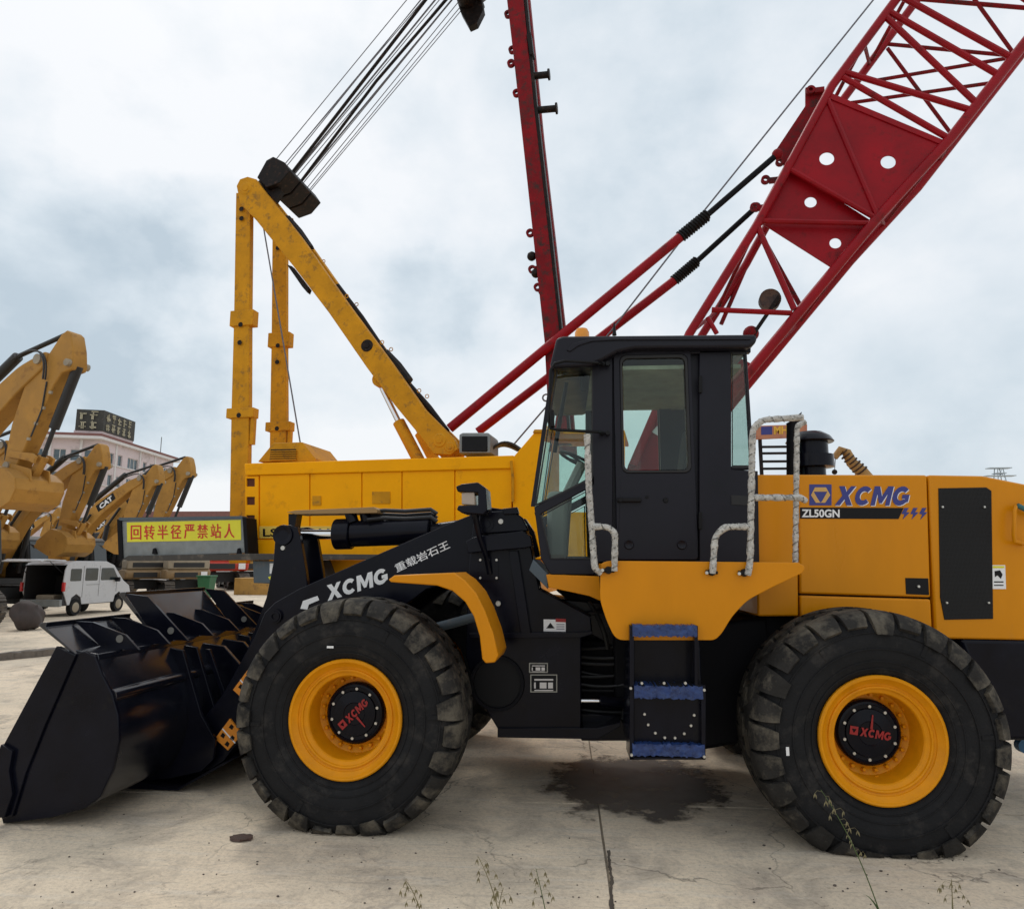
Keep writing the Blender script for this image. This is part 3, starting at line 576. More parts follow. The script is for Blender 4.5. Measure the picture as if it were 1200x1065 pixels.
for k in range(3):
    x0 = 1056+k*10.4
    MB().pp([(x0+4, 595), (x0+9, 595), (x0+6, 600), (x0+10, 600.2), (x0+2, 608.5), (x0+4, 602.5), (x0+.5, 602)], YT, YT+.003).build('flash_mark', BLUE, ld)
# ---------------------------------------------------------------- cab
YC = -.80
def mirror(fn):
    for s in (1, -1): fn(s)
def cabpart(name, pts, t=.05, mt=CABM, bev=.006, parent=None, yo=0.):
    for s in (1, -1):
        P_ = [at(a, b, YC) for a, b in pts]; y0 = YC-yo; y1 = YC+t
        mb = MB().prism([(p.x, p.z) for p in P_], y0*s, y1*s); mb.build(name, mt, parent or ld, bev=bev)
cabpart('cab_pillar', [(694, 424), (718, 412), (718, 672), (697, 672), (693, 560)], .06)
cabpart('cab_side_panel', [(819.5, 408), (857, 408), (857, 550), (886, 552), (888, 672), (819.5, 672)], .05)
cabpart('rear_pillar', [(857, 408), (875, 408), (884, 550), (857, 550), (857, 546), (880, 546), (872, 413), (857, 413)], .05)
cabpart('cab_lower_frame', [(626, 594), (697, 556), (697, 568), (634, 602), (645, 655), (697, 655), (697, 673), (645, 673), (634, 655)], .05)
cabpart('cab_bottom_rail', [(697, 657), (888, 657), (888, 674), (697, 674)], .06)
cabpart('cab_top_rail', [(655, 412), (880, 404), (880, 413), (716, 416), (694, 428), (652, 432)], .06)
# door: leaf with a rounded window opening, glass, rubber seal
def apx(a, b): q = at(a, b, YC); return (q.x, q.z)
def door(s):
    x0, z1 = apx(718.5, 411); x1, z0 = apx(818, 656); wx0, wz1 = apx(729, 421); wx1, wz0 = apx(806.5, 551)
    sx0, sz1 = apx(726, 417); sx1, sz0 = apx(810, 554)
    outer = rrect(x0, x1, z0, z1, .03); mid = rrect(sx0, sx1, sz0, sz1, .05); inner = rrect(wx0, wx1, wz0, wz1, .045); gl = rrect(wx0+.006, wx1-.006, wz0+.006, wz1-.006, .04)
    d = MB().ring(outer, mid, (YC-.012)*s, (YC+.03)*s).build('door', CABM, ld, bev=.005)
    MB().ring(mid, inner, (YC-.018)*s, (YC+.015)*s).build('window_seal', RUBSEAL, d, bev=.004)
    MB().prism(gl, (YC-.004)*s, (YC+.002)*s).build('window_glass', GLASS, d)
    if s > 0:
        MB().pp([(723, 583), (752, 583), (752, 588), (723, 588)], YC-.05, YC-.012).build('door_handle', BLACKP, d, bev=.006)
        mb = MB(); bolts(mb, [(727, 585.5)], YC-.05, .018, .01, 14); mb.build('handle_boss', BLACKP, d)
        mb = MB(); bolts(mb, [(780, 586)], YC-.012, .020, .012, 14); mb.build('door_lock', BLACKP, d); mb = MB(); bolts(mb, [(758, 582.5)], YC-.012, .013, .006, 14); mb.build('door_button', BLACKP, d)
        for q in ((737, 638), (799, 638)):
            c_ = at(*q, YC-.012); MB().lathe([(0, .004), (.022, .004), (.030, .010), (.036, .002), (.038, -.002)], c_, axis=(0, -1, 0), n=24).build('door_stop', CABM, d)
        MB().pp([(819, 440), (823, 440), (823, 460), (819, 460)], YC-.03, YC-.0).build('hinge', BLACKP, d, bev=.004)
        MB().pp([(819, 600), (823, 600), (823, 620), (819, 620)], YC-.03, YC-.0).build('hinge', BLACKP, d, bev=.004)
mirror(door)
def door_frame(s):
    a0, b1 = apx(704, 404); a1, b0 = apx(830, 668); c0, d1 = apx(725, 416); c1, d0 = apx(811, 650)
    MB().ring(rrect(a0, a1, b0, b1, .02), rrect(c0, c1, d0, d1, .04), (YC+.045)*s, (YC+.10)*s).build('door_frame', CABM, ld)
mirror(door_frame)
def glassp(pts, name='window_glass', seal=True):
    for s in (1, -1):
        P_ = [apx(a, b) for a, b in pts]; cx_ = sum(p[0] for p in P_)/len(P_); cz_ = sum(p[1] for p in P_)/len(P_)
        ins = [(cx_+(x-cx_)*.94, cz_+(z-cz_)*.96) for x, z in P_]
        MB().prism(P_, (YC+.012)*s, (YC+.018)*s).build(name, GLASS, ld)
        if seal: MB().ring(P_, ins, (YC-.004)*s, (YC+.011)*s).build('window_seal', RUBSEAL, ld)
glassp([(653, 430), (695, 428), (695, 560), (664, 576), (627, 593)])
glassp([(633, 604), (693, 572), (694, 655), (645, 655)])
glassp([(858, 413), (873, 413), (882, 548), (858, 548)])
# windscreen, rear window, roof, floor
def slopesheet(name, a, b, t, mt, y0, y1):
    A = at(*a, YC); B = at(*b, YC); MB().prism([(A.x, A.z), (B.x, B.z), (B.x+t, B.z), (A.x+t, A.z)], y0, y1).build(name, mt, ld)
slopesheet('windscreen', (649, 432), (625, 592), .008, GLASS, -.76, .76)
for y0, y1 in ((-.80, -.755), (.755, .80)): slopesheet('windscreen_frame', (646, 430), (622, 593), .03, CABM, y0, y1)
slopesheet('windscreen_lower', (626, 600), (642, 655), .02, CABM, -.78, .78)
slopesheet('rear_window', (872, 414), (881, 546), .008, GLASS, -.74, .74)
MB().pp([(857, 550), (888, 552), (890, 673), (857, 672)], -.74, .74).build('cab_rear_wall', CABM, ld)
roof = MB().pp([(652, 396), (660, 393.5), (884, 391.5), (888, 394), (886, 402), (878, 407), (744, 408), (724, 412), (706, 422), (690, 429), (646, 431), (645, 426)], -.90, .90).build('cab_roof', CABM, ld, bev=.02)
MB().pp([(664, 410), (672, 402), (690, 397.5), (720, 396.5), (880, 396), (880, 398), (722, 398.5), (694, 400), (678, 405), (668, 412)], -.912, -.89).build('roof_trim', CABM, ld, bev=.004)
A = at(700, 424, YC); B = at(870, 412, YC); MB().box(A.x-.2, B.x, -.74, .74, A.z-.05, A.z-.02).build('headliner', LINER, ld)
MB().box(A.x-.25, B.x+.03, -.78, .78, at(700, 670, YC).z-.02, at(700, 655, YC).z+.02).build('cab_floor', DARK, ld)
bc = at(682, 394, -.3); MB().lathe([(0, .07), (.045, .06), (.06, .03), (.062, -.03), (0, -.03)], bc, axis=(0, 0, 1), n=20).build('beacon', AMB, ld)
ab = at(720, 393, 0); MB().cyl(ab, ab+Vector((0, 0, .12)), .02, .004).build('antenna', BLACKP, ld)
# interior
sx = at(790, 600, YC).x; fz = at(700, 655, YC).z
st_ = MB().box(sx-.30, sx+.22, -.26, .26, fz+.38, fz+.52).build('seat', SEATM, ld, bev=.05)
MB().add([(sx+.14, y, fz+.5) for y in (-.24, .24)] + [(sx+.26, y, fz+.5) for y in (-.24, .24)] + [(sx+.24, y, fz+1.12) for y in (-.2, .2)] + [(sx+.36, y, fz+1.12) for y in (-.2, .2)], [(0, 1, 5, 4), (2, 6, 7, 3), (0, 4, 6, 2), (1, 3, 7, 5), (4, 5, 7, 6), (0, 2, 3, 1)]).build('backrest', SEATM, st_, bev=.04)
MB().box(sx+.25, sx+.33, -.13, .13, fz+1.12, fz+1.36).build('headrest', SEATM, st_, bev=.04)
MB().box(sx-.25, sx+.15, -.2, .2, fz, fz+.4).build('seat_base', DARK, st_, bev=.02)
wx = at(690, 600, YC).x; cxx = Vector((wx-.02, 0, fz+.82)); ax = Vector((.45, 0, .9)).normalized()
tor = MB(); u = ax.orthogonal().normalized(); v_ = ax.cross(u); tor.tube([cxx+(u*math.cos(2*math.pi*k/28)+v_*math.sin(2*math.pi*k/28))*.21 for k in range(29)], .014)
tor.tube([cxx+u*.2, cxx-u*.2], .01); tor.tube([cxx+v_*.2, cxx], .01); sw = tor.build('steering_wheel', BLACKP, ld)
MB().tube([cxx, cxx-ax*.3, Vector((wx-.2, 0, fz+.02))], .045).build('steering_column', CREAM, ld)
MB().box(wx-.32, wx-.15, -.3, .3, fz, fz+.55).build('front_console', CREAM, ld, bev=.04)
MB().box(sx-.3, sx+.1, .32, .52, fz, fz+.62).build('side_console', CREAM, ld, bev=.03)
MB().tube([at(664, 448, -.55), at(655, 500, -.5), at(650, 530, -.5)], .016).build('wiper_arm', BLACKP, ld)
mb = MB(); mb.box(wx-.05, wx+.02, -.62, -.56, fz+1.3, fz+1.62); mb.build('inner_mirror', BLACKP, ld, bev=.02)
# mirror bracket hoop
MB().tube([at(708, 427, -.84), at(700, 425, -.95), at(662, 423, -1.0), at(650, 426, -1.0), at(645, 434, -1.0), at(643, 494, -1.0), at(645, 502, -1.0), at(655, 504, -1.0), at(700, 506, -.97), at(710, 508, -.84)], .011).build('mirror_bracket', BLACKP, ld)
mb = MB(); bolts(mb, [(706, 427), (712, 427), (705, 508), (712, 508)], -.84, .020, .03, 10); mb.build('bracket_clamp', BLACKP, ld)
MB().pp([(644, 480), (649, 480), (650, 500), (645, 500)], -1.03, -.98).build('mirror_stub', BLACKP, ld, bev=.008)
# vent plate on the cab rear corner
MB().pp([(857, 580), (876, 581), (876, 592), (857, 591)], YC-.006, YC).build('vent_plate', RUBSEAL, ld)
# ---------------------------------------------------------------- wrapped handrails
RP = []
def rail(pts, r=.021):
    P_ = []
    for i in range(len(pts)-1):
        a_ = at(pts[i][0], pts[i][1], pts[i][2]); b_ = at(pts[i+1][0], pts[i+1][1], pts[i+1][2]); n = max(2, int((b_-a_).length/.012))
        P_ += [a_.lerp(b_, k/n) for k in range(n)]
    P_.append(b_); rr = random.Random(int(pts[0][0]))
    # soften corners
    for _ in range(6): P_ = [P_[0]] + [(P_[i-1]+P_[i]*2+P_[i+1])/4 for i in range(1, len(P_)-1)] + [P_[-1]]
    V = [rr.uniform(-1, 1) for _ in range(len(P_)+1)]
    RP.append((P_, r)); return MB().tube(P_, r, 10, rf=lambda t: r*(1+.10*V[int(t*(len(P_)-1))]+.08*math.sin(t*len(P_)*.55)))
YR = -1.36
rl = rail([(688, 509, YR), (690, 570, YR), (695, 640, YR), (697, 667, YR), (704, 671, YR+.02)]).build('handrail', WRAP, ld)
rail([(692, 617, YR), (712, 617, YR), (721, 624, YR), (720, 669, YR)]).build('rail_branch', WRAP, rl)
rl2 = rail([(941, 489, YR), (893, 492, YR), (882, 503, YR), (880, 600, YR), (879, 660, YR), (876, 674, YR)]).build('handrail', WRAP, ld)
rail([(880, 617, YR), (850, 617, YR), (838, 628, YR), (835, 672, YR)]).build('rail_branch', WRAP, rl2)
rail([(880, 583, YR+.01), (940, 583, YR+.01), (944, 587, YR+.03)]).build('rail_branch', WRAP, rl2)
rail([(944, 494, -.98), (934, 499, -.98), (932, 661, -.98)], .019).build('rail_branch', WRAP, rl2)
WBAND = mat('wrap_band', (.16, .155, .14), .35, var=.4, vs=30)
for (P_, r), par in zip(RP, (rl, rl, rl2, rl2, rl2, rl2)):
    path = []; ln = 0
    for i in range(1, len(P_)-1):
        t = (P_[i+1]-P_[i-1]).normalized(); u = t.cross(Vector((0, 1, 0))).normalized(); v_ = t.cross(u); ln += (P_[i]-P_[i-1]).length; a_ = ln*2*math.pi/.062
        path.append(P_[i]+(u*math.cos(a_)+v_*math.sin(a_))*r*.93)
    MB().tube(path, .0055, 5).build('wrap_strip', WBAND, par)
mb = MB()
for q in ((711, 668), (832, 670), (870, 671)):
    a_ = at(q[0]-5, q[1], YD-.02); b_ = at(q[0]+9, q[1]+1, YD-.02); mb.cyl(a_, b_, .014, .010, 10); c_ = at(q[0]+2, q[1], YD); mb.cyl(c_, c_+Vector((0, -.03, 0)), .026, .022, 12)
mb.build('rail_clamp', BLACKP, ld)
mb = MB(); bolts(mb, [(706, 668), (828, 671), (866, 672)], YD-.03, .012, .012); mb.build('rail_bolt', BOLT, ld)
# exhaust and intake
e0 = at(929, 560, -.28); e1 = at(929, 496, -.28); MB().cyl(e0, e1, .048, n=24).build('exhaust_pipe', DARK, ld)
MB().add([e1+Vector(v) for v in ((-.045, -.045, 0), (.045, -.045, .0), (.045, .045, 0), (-.045, .045, 0), (.07, -.02, .09), (.075, .02, .09))], [(0, 1, 4), (0, 4, 5, 3), (1, 2, 5, 4), (2, 3, 5), (0, 3, 2, 1)]).build('exhaust_flap', DARK, ld)
pc = at(951, 556, -.1); s_ = 1/ (F_PX/ (pc-CAM).dot(fw))
hz = lambda py: (at(951, py, -.1).z-pc.z)
MB().lathe([(0, hz(506)), (15*s_, hz(507)), (23*s_, hz(512)), (27*s_, hz(518)), (26*s_, hz(519)), (20*s_, hz(519)), (20*s_, hz(533)), (25.5*s_, hz(534)), (25.5*s_, hz(548)), (16*s_, hz(549)), (16*s_, hz(560)), (0, hz(560))], pc, axis=(0, 0, 1), n=36).build('air_precleaner', NAVY, ld, smooth=30)
# ---------------------------------------------------------------- front frame
YF = -.62
MB(FR).pp([(551, 640), (556, 602), (598, 598), (614, 612), (622, 640), (632, 690), (692, 722), (694, 743), (681, 748), (681, 862), (588, 862), (560, 815), (546, 770), (548, 680)], YF, -.40).build('front_frame', NAVY, ld, bev=.008)
MB(FR).pp([(551, 640), (556, 602), (598, 598), (614, 612), (622, 640), (632, 690), (692, 722), (694, 743), (681, 748), (681, 862), (588, 862), (560, 815), (546, 770), (548, 680)], .40, .62).build('front_frame', NAVY, ld, bev=.008)
MB(FR).pp([(552, 700), (680, 760), (680, 862), (590, 862), (548, 780)], -.40, .40).build('front_frame_web', DARK, ld)
MB(FR).pp([(583, 853), (700, 853), (727, 846), (727, 851), (700, 866), (583, 864)], YF-.03, .6).build('bottom_plate', NAVY, ld, bev=.004)
MB(FR).pp([(550, 742), (680, 741), (694, 739), (694, 743), (680, 747), (550, 748)], YF-.05, YF+.02).build('frame_flange', NAVY, ld, bev=.004)
MB(FR).pp([(596, 645), (607, 645), (622, 742), (610, 742)], YF-.05, YF).build('frame_rib', NAVY, ld, bev=.004)
MB(FR).pp([(546, 634), (556, 629), (612, 622), (622, 628), (624, 640), (614, 642), (548, 648)], YF-.10, YF+.02).build('frame_shelf', NAVY, ld, bev=.006)
MB(FR).pp([(562, 600), (601, 598), (612, 606), (620, 622), (560, 626)], YF-.05, YF+.0).build('tower_head', NAVY, ld, bev=.010)
MB(FR).pp([(588, 596), (606, 594), (608, 602), (590, 603)], YF-.09, YF-.02).build('tower_cap', NAVY, ld, bev=.006)
c_ = at(570, 614, YF-.05, FR); MB(FR).lathe([(.0, .012), (.03, .012), (.032, .006), (.048, .006), (.05, .014), (.058, .014), (.06, 0)], c_, axis=(0, -1, 0), n=28).build('boom_pin', NAVY, ld)
mb = MB(FR); bolts(mb, [(587, 611), (584, 707)], YF-.05, .022, .012, 12); bolts(mb, [(563, 656), (582, 656), (563, 677), (582, 677)], YF-.012, .011, .010); mb.build('bolt', BOLT, ld)
MB(FR).pp([(561, 654), (584, 654), (584, 680), (561, 680)], YF-.01, YF).build('lamp_bracket_plate', NAVY, ld)
MB(FR).tube([at(556, 601, -.85, FR), at(562, 630, -.80, FR), at(570, 652, -.68, FR), at(574, 672, YF-.02, FR)], .022).build('lamp_post', NAVY, ld)
hl = MB(FR).pp([(534, 570), (541, 567), (560, 565), (569, 572), (571, 598), (566, 603), (541, 601), (535, 597), (537, 592), (560, 592), (560, 577), (536, 576)], -.98, -.74).build('headlamp', NAVY, ld, bev=.008)
MB(FR).pp([(541, 577), (556, 576), (557, 592), (541, 591)], -.96, -.76).build('lamp_lens', LENS, hl, bev=.006)
c_ = at(583, 800, YF, FR); MB(FR).lathe([(.175, 0), (.178, .03), (.20, .03), (.205, 0)], c_, axis=(0, -1, 0), n=48).build('cable_ring', DARK, ld)
MB(FR).lathe([(0, .004), (.175, .004), (.176, -.02)], c_, axis=(0, -1, 0), n=36).build('recess_cover', BLACKP, ld)
s1 = MB(FR).pp([(637, 725.5), (663, 726), (663, 740), (637, 739.5)], YF-.004, YF).build('warning_sticker', WHITE, ld)
MB(FR).pp([(651, 724.5), (663, 725), (663, 729), (651, 728.5)], YF-.006, YF-.002).build('sticker_header', REDP, s1)
MB(FR).pp([(640, 736), (645, 729.5), (650, 736)], YF-.006, YF-.002).build('sticker_symbol', BLACKP, s1)
mb = MB(FR)
for k in range(3): mb.pp([(652, 731+k*2.6), (661.5, 731+k*2.6), (661.5, 732+k*2.6), (652, 732+k*2.6)], YF-.006, YF-.002)
mb.build('sticker_text', mat('grey_print', (.2, .2, .25), .6), s1)
for (x0, y0, x1, y1) in ((620, 776.5, 642, 788), (621.5, 790, 653, 811)):
    pl_ = MB(FR).pp([(x0, y0), (x1, y0), (x1, y1), (x0, y1)], YF-.004, YF).build('type_plate', mat('plate_edge', (.32, .31, .27), .5), ld)
    MB(FR).pp([(x0+1.2, y0+1.2), (x1-1.2, y0+1.2), (x1-1.2, y1-1.2), (x0+1.2, y1-1.2)], YF-.0055, YF-.002).build('plate_face', BLACKP, pl_)
    mb = MB(FR); w_ = x1-x0; h_ = y1-y0
    for a_, b_, c2, d_ in ((.15, .25, .85, .34), (.35, .45, .6, .78), (.66, .45, .84, .78), (.14, .45, .2, .78), (.15, .86, .85, .92)): mb.pp([(x0+w_*a_, y0+h_*b_), (x0+w_*c2, y0+h_*b_), (x0+w_*c2, y0+h_*d_), (x0+w_*a_, y0+h_*d_)], YF-.007, YF-.004)
    mb.build('plate_text', TRIM, pl_)
# front fender: curved sheet with a side skirt
fo = [(455, 679), (462, 674), (532, 671), (545, 680), (558, 695), (568, 715), (578, 742), (584, 768), (580, 776), (569, 777), (565, 772), (562, 745), (555, 722), (545, 705), (530, 692), (512, 686), (458, 682)]
MB(FR).pp(fo, -1.38, -.95).build('front_fender', YEL, ld, bev=.008)
# far-side fender
MB(FR).pp(fo, -1.38, -.95)
mb = MB(FR).pp(fo, -1.38, -.95)
for p in mb.v:
    q = FR.inverted() @ p; q.y = -q.y; p.xyz = FR @ q
mb.build('front_fender', YEL, ld, bev=.008)
MB(FR).cyl(at(512, 735, -.8, FR), at(560, 722, -.8, FR), .035).build('fender_strut', BGREY, ld)
# boom arms
arm = [(600, 598), (612, 616), (620, 650), (606, 655), (560, 672), (500, 690), (430, 742), (350, 800), (300, 842), (262, 892), (246, 902), (230, 902), (216, 892), (213, 878), (222, 862), (262, 812), (300, 742), (310, 718), (322, 706), (350, 690), (430, 655), (520, 616), (560, 600), (572, 594)]
ap = [at(a, b, -.58, FR) for a, b in arm]
for y0, y1 in ((-.58, -.47), (.47, .58)): MB(FR).prism([(p.x, p.z) for p in ap], y0, y1).build('boom_arm', NAVY, ld, bev=.006)
MB(FR).pp([(395, 690), (470, 650), (500, 665), (430, 715)], -.47, .47).build('boom_crossbeam', NAVY, ld)
for yy in (-.60,):
    for q, r in (((236, 879), .075), ((322, 722), .055)):
        c_ = at(*q, yy, FR); MB(FR).lathe([(0, 0), (r*.35, 0), (r*.4, .012), (r*.75, .012), (r*.8, .004), (r, .004), (r, -.05)], c_, axis=(0, -1, 0), n=30).build('arm_pin', NAVY, ld)
mb = MB(FR); bolts(mb, [(249, 870)], -.60, .02, .01, 12); mb.build('bolt', BOLT, ld)
YA = -.583
heavy_text('boom_lettering', 'XCMG', *px3((384, 704), (459, 681), (379, 687), YA, FR), WHITE, ld, .25)
text_on('boom_characters', '重载岩石王', *px3((465.5, 671), (528, 642), (461.5, 661.5), YA, FR), WHITE, ld, bold=.012)
MB(FR).pp([(352, 713), (355, 704), (372, 698), (374, 703), (362, 708), (360, 714)], YA, YA+.003).build('boom_emblem', WHITE, ld)
for q in ((268, 860), (289, 803)):
    c_ = at(*q, -.60, FR); dm = MB(FR).pp([(q[0]-16, q[1]+5), (q[0]+1, q[1]-18), (q[0]+15, q[1]+0), (q[0]-1, q[1]+19)], -.60, -.58).build('hand_crush_sticker', ORANGE, ld)
    MB(FR).pp([(q[0]-8, q[1]-6), (q[0]-7, q[1]-7), (q[0]+8, q[1]+10), (q[0]+7, q[1]+11)], -.602, -.599).build('sticker_line', WHITE, dm)
    for a_, b_ in ((-7, 2), (3, -8), (4, 5), (-2, 12)):
        MB(FR).pp([(q[0]+a_-3, q[1]+b_), (q[0]+a_, q[1]+b_-4), (q[0]+a_+3, q[1]+b_-1), (q[0]+a_+1, q[1]+b_+3)], -.602, -.599).build('sticker_symbol', BLACKP, dm)
# bell crank, tilt cylinder, link, guard
bk = [(323, 622), (328, 616), (340, 615), (348, 618), (352, 632), (358, 668), (362, 700), (350, 730), (325, 760), (300, 800), (278, 800), (290, 760), (312, 700), (320, 660)]
bp_ = [at(a, b, -.22, FR) for a, b in bk]
for y0, y1 in ((-.22, -.16), (.16, .22)): MB(FR).prism([(p.x, p.z) for p in bp_], y0, y1).build('bell_crank', NAVY, ld, bev=.006)
c_ = at(332, 627, -.22, FR); MB(FR).lathe([(0, .01), (.04, .01), (.055, .01), (.07, .02), (.085, .02), (.09, 0)], c_, axis=(0, -1, 0), n=28).build('crank_pin', NAVY, ld)
mb = MB(FR); bolts(mb, [(332, 642)], -.22, .022, .014, 12); mb.build('bolt', BOLT, ld)
pa, pb, pc_, pd = [at(a, b, 0, FR) for a, b in ((336, 626), (396, 626), (505, 622), (548, 616))]
MB(FR).cyl(pa, pb, .042, n=20).build('tilt_cylinder_rod', SILV, ld)
ax = (pc_-pb).normalized()
MB(FR).cyl(pb-ax*.02, pb+ax*.13, .135, n=28).cyl(pb+ax*.13, pc_, .115, n=28).cyl(pc_, pd, .06, n=16).build('tilt_cylinder', NAVY, ld, bev=.01)
MB(FR).cyl(at(506, 603, 0, FR), at(506, 640, 0, FR), .035).build('cylinder_port', NAVY, ld)
MB(FR).cyl(at(410, 600, -.05, FR), at(414, 612, -.05, FR), .05).cyl(at(428, 602, 0, FR), at(430, 612, 0, FR), .05).build('hose_fitting', NAVY, ld)
MB(FR).pp([(336, 600), (346, 598), (438, 594), (442, 597), (442, 601), (346, 602.5)], -.12, .12).build('cylinder_guard', mat('guard_ochre', (.32, .19, .07), .6), ld, bev=.003)
MB(FR).pp([(338, 602), (348, 602), (345, 620), (338, 618)], -.06, .06).build('guard_bracket', NAVY, ld)
for d_, z_ in ((0, 598), (.05, 603), (-.06, 607)):
    MB(FR).tube([at(430, z_+2, d_-.05, FR), at(450, z_, d_, FR), at(475, z_+1, d_, FR), at(505, z_-1, d_, FR), at(512, z_+4, d_, FR)], .018).build('hydraulic_hose', HOSE, ld)
MB(FR).tube([at(340, 770, 0, FR), at(300, 800, 0, FR), at(255, 830, 0, FR)], .06).build('bucket_link', NAVY, ld)
# ---------------------------------------------------------------- bucket
YB = -1.5
side = [(68, 757), (86, 766), (99, 763), (111, 769), (119, 790), (131, 813), (138, 838), (139, 868), (132, 902), (118, 926), (100, 940), (60, 951), (4, 958), (-4, 925), (2, 880), (22, 845)]
sp_ = [at(a, b, YB, FR) for a, b in side]; S2 = [(p.x, p.z) for p in sp_]
zmin = min(p[1] for p in S2); S2 = [(x, z-zmin*(1 if z < .3 else .0)+.004 if z < .3 else z) for x, z in S2]
bk_ = MB(FR).prism(S2, YB, YB+.03).build('bucket_side', NAVY, ld, bev=.006)
MB(FR).prism(S2, -YB-.03, -YB).build('bucket_side', NAVY, ld, bev=.006)
cut = [at(a, b, YB-.02, FR) for a, b in ((66, 757), (88, 768), (52, 850), (30, 905), (14, 957), (2, 959), (-6, 925), (0, 880))]
for y0, y1 in ((YB-.02, YB), (-YB, -YB+.02)): MB(FR).prism([(p.x, max(p.z, .004)) for p in cut], y0, y1).build('side_cutter', NAVY, ld, bev=.004)
tp = [at(a, b, YB-.05, FR) for a, b in ((1, 872), (14, 880), (10, 903), (14, 930), (5, 958), (-12, 958), (-10, 900))]
MB(FR).prism([(p.x, max(p.z, .006)) for p in tp], YB-.05, YB-.02).build('corner_tooth', NAVY, ld, bev=.004)
# shell: bent sheet following the back of the side plate
shell = S2[3:13]
def sheet(poly, t, y0, y1, name, bev=.003):
    n = len(poly); inner = []
    for i in range(n):
        a_ = Vector(poly[max(i-1, 0)]); b_ = Vector(poly[min(i+1, n-1)]); d = (b_-a_).normalized(); nn = Vector((d.y, -d.x)); inner.append((poly[i][0]+nn.x*t, poly[i][1]+nn.y*t))
    return MB(FR).prism(list(poly)+inner[::-1], y0, y1).build(name, GLOSSB, ld, bev=bev, smooth=50)
def dens(poly, k=4):
    o = []
    for i in range(len(poly)-1):
        p0 = Vector(poly[max(i-1, 0)]); p1 = Vector(poly[i]); p2 = Vector(poly[i+1]); p3 = Vector(poly[min(i+2, len(poly)-1)])
        for j in range(k): t = j/k; q = .5*((2*p1)+(-p0+p2)*t+(2*p0-5*p1+4*p2-p3)*t*t+(-p0+3*p1-3*p2+p3)*t**3); o.append((q.x, q.y))
    o.append(tuple(poly[-1])); return o
sh2 = [S2[3]] + dens(S2[5:12], 4) + [S2[12]]
sheet([(x-.008, z) for x, z in sh2], .03, YB+.02, -YB-.02, 'bucket_shell')
# rounded edge where the back plate turns into the curved shell
q = S2[5]; MB(FR).cyl((q[0]-.02, YB+.02, q[1]-.02), (q[0]-.02, -YB-.02, q[1]-.02), .045, n=20).build('shell_fold', GLOSSB, ld)
q0 = S2[0]; q3 = S2[3]
MB(FR).prism([(q0[0]+.06, q0[1]-.02), (q3[0], q3[1]+.012), (q3[0]+.012, q3[1]-.03), (q0[0]+.07, q0[1]-.05)], YB+.03, -YB-.03).build('bucket_top_plate', GLOSSB, ld, bev=.004)
# spill guard wings and raised centre, with gussets
ga, gb = [at(a, b, YB, FR) for a, b in ((45, 733), (88, 766))]
def guard(y0, y1, top, name='spill_guard'):
    A = (gb.x, gb.z-.01); B = (ga.x + (top*(-.35)), ga.z + top)
    MB(FR).prism([A, B, (B[0]+.015, B[1]+.02), (B[0]+.06, B[1]+.022), (B[0]+.055, B[1]-.01), (A[0]+.02, A[1])], y0, y1).build(name, GLOSSB, ld, bev=.003); return A, B
guard(YB, -.60, .0); guard(.60, -YB, .0); A, B = guard(-.60, .60, .17)
def gusset(y, top, hole=True, th=.012, m_=None):
    P_ = [(gb.x+.01, gb.z), (ga.x-top*.35+.06, ga.z+top+.01), (ga.x+.20, ga.z+top*.9+.005), (gb.x+.17, gb.z+.10), (gb.x+.28, gb.z+.0)]
    g_ = MB(FR).prism(P_, y-th, y+th).build('gusset', m_ or NAVY, ld, bev=.002)
    if hole:
        c_ = Vector((gb.x+.13, y-.013, gb.z+.075)); MB(FR).cyl(c_, c_+Vector((0, -.004, 0)), .027, n=20).build('gusset_hole_disc', mat('hole_light', (.16, .155, .14), .9), g_)  # pale disc, its colour stands in for light showing through a hole
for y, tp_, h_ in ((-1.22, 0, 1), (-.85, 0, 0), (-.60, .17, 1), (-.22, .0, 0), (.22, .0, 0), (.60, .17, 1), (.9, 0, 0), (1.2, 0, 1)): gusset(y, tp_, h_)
# hinge and lever brackets on the back
hb_ = [(194, 758), (214, 762), (222, 790), (236, 838), (252, 866), (250, 890), (236, 904), (200, 912), (168, 915), (150, 905), (160, 850), (170, 800)]
for y0 in (-.66, -.46, .43, .63):
    P_ = [at(a, b, -.66, FR) for a, b in hb_]; MB(FR).prism([(p.x, max(p.z, .03)) for p in P_], y0, y0+.035).build('hinge_plate', NAVY, ld, bev=.005)
lb = [(226, 752), (262, 757), (300, 800), (296, 812), (260, 820), (240, 850), (215, 850), (205, 800)]
for y0 in (-.20, .14):
    P_ = [at(a, b, -.2, FR) for a, b in lb]; MB(FR).prism([(p.x, p.z) for p in P_], y0, y0+.04).build('lever_plate', NAVY, ld, bev=.005)
for q in ((205, 790), (245, 760)):
    A_ = at(q[0], q[1], -.4, FR); B_ = at(q[0]+28, q[1]+78, -.4, FR); MB(FR).prism([(A_.x-.02, A_.z), (A_.x+.02, A_.z), (B_.x+.02, B_.z), (B_.x-.02, B_.z)], -.43, -.40).build('stiffener', NAVY, ld, bev=.004)
P_ = [at(a, b, -.72, FR) for a, b in ((120, 926), (150, 912), (205, 925), (262, 893), (267, 893), (208, 931), (120, 936))]
MB(FR).prism([(p.x, max(p.z, .01)) for p in P_], -.72, .72).build('wear_plate', NAVY, ld, bev=.004)
# rear hitch cap glimpsed behind the wheel
c_ = at(1196, 872, -.3); MB().cyl(c_, c_+Vector((0, -.06, 0)), .05).build('hitch_cap', mat('blue_cap', (.01, .10, .22), .4), ld)

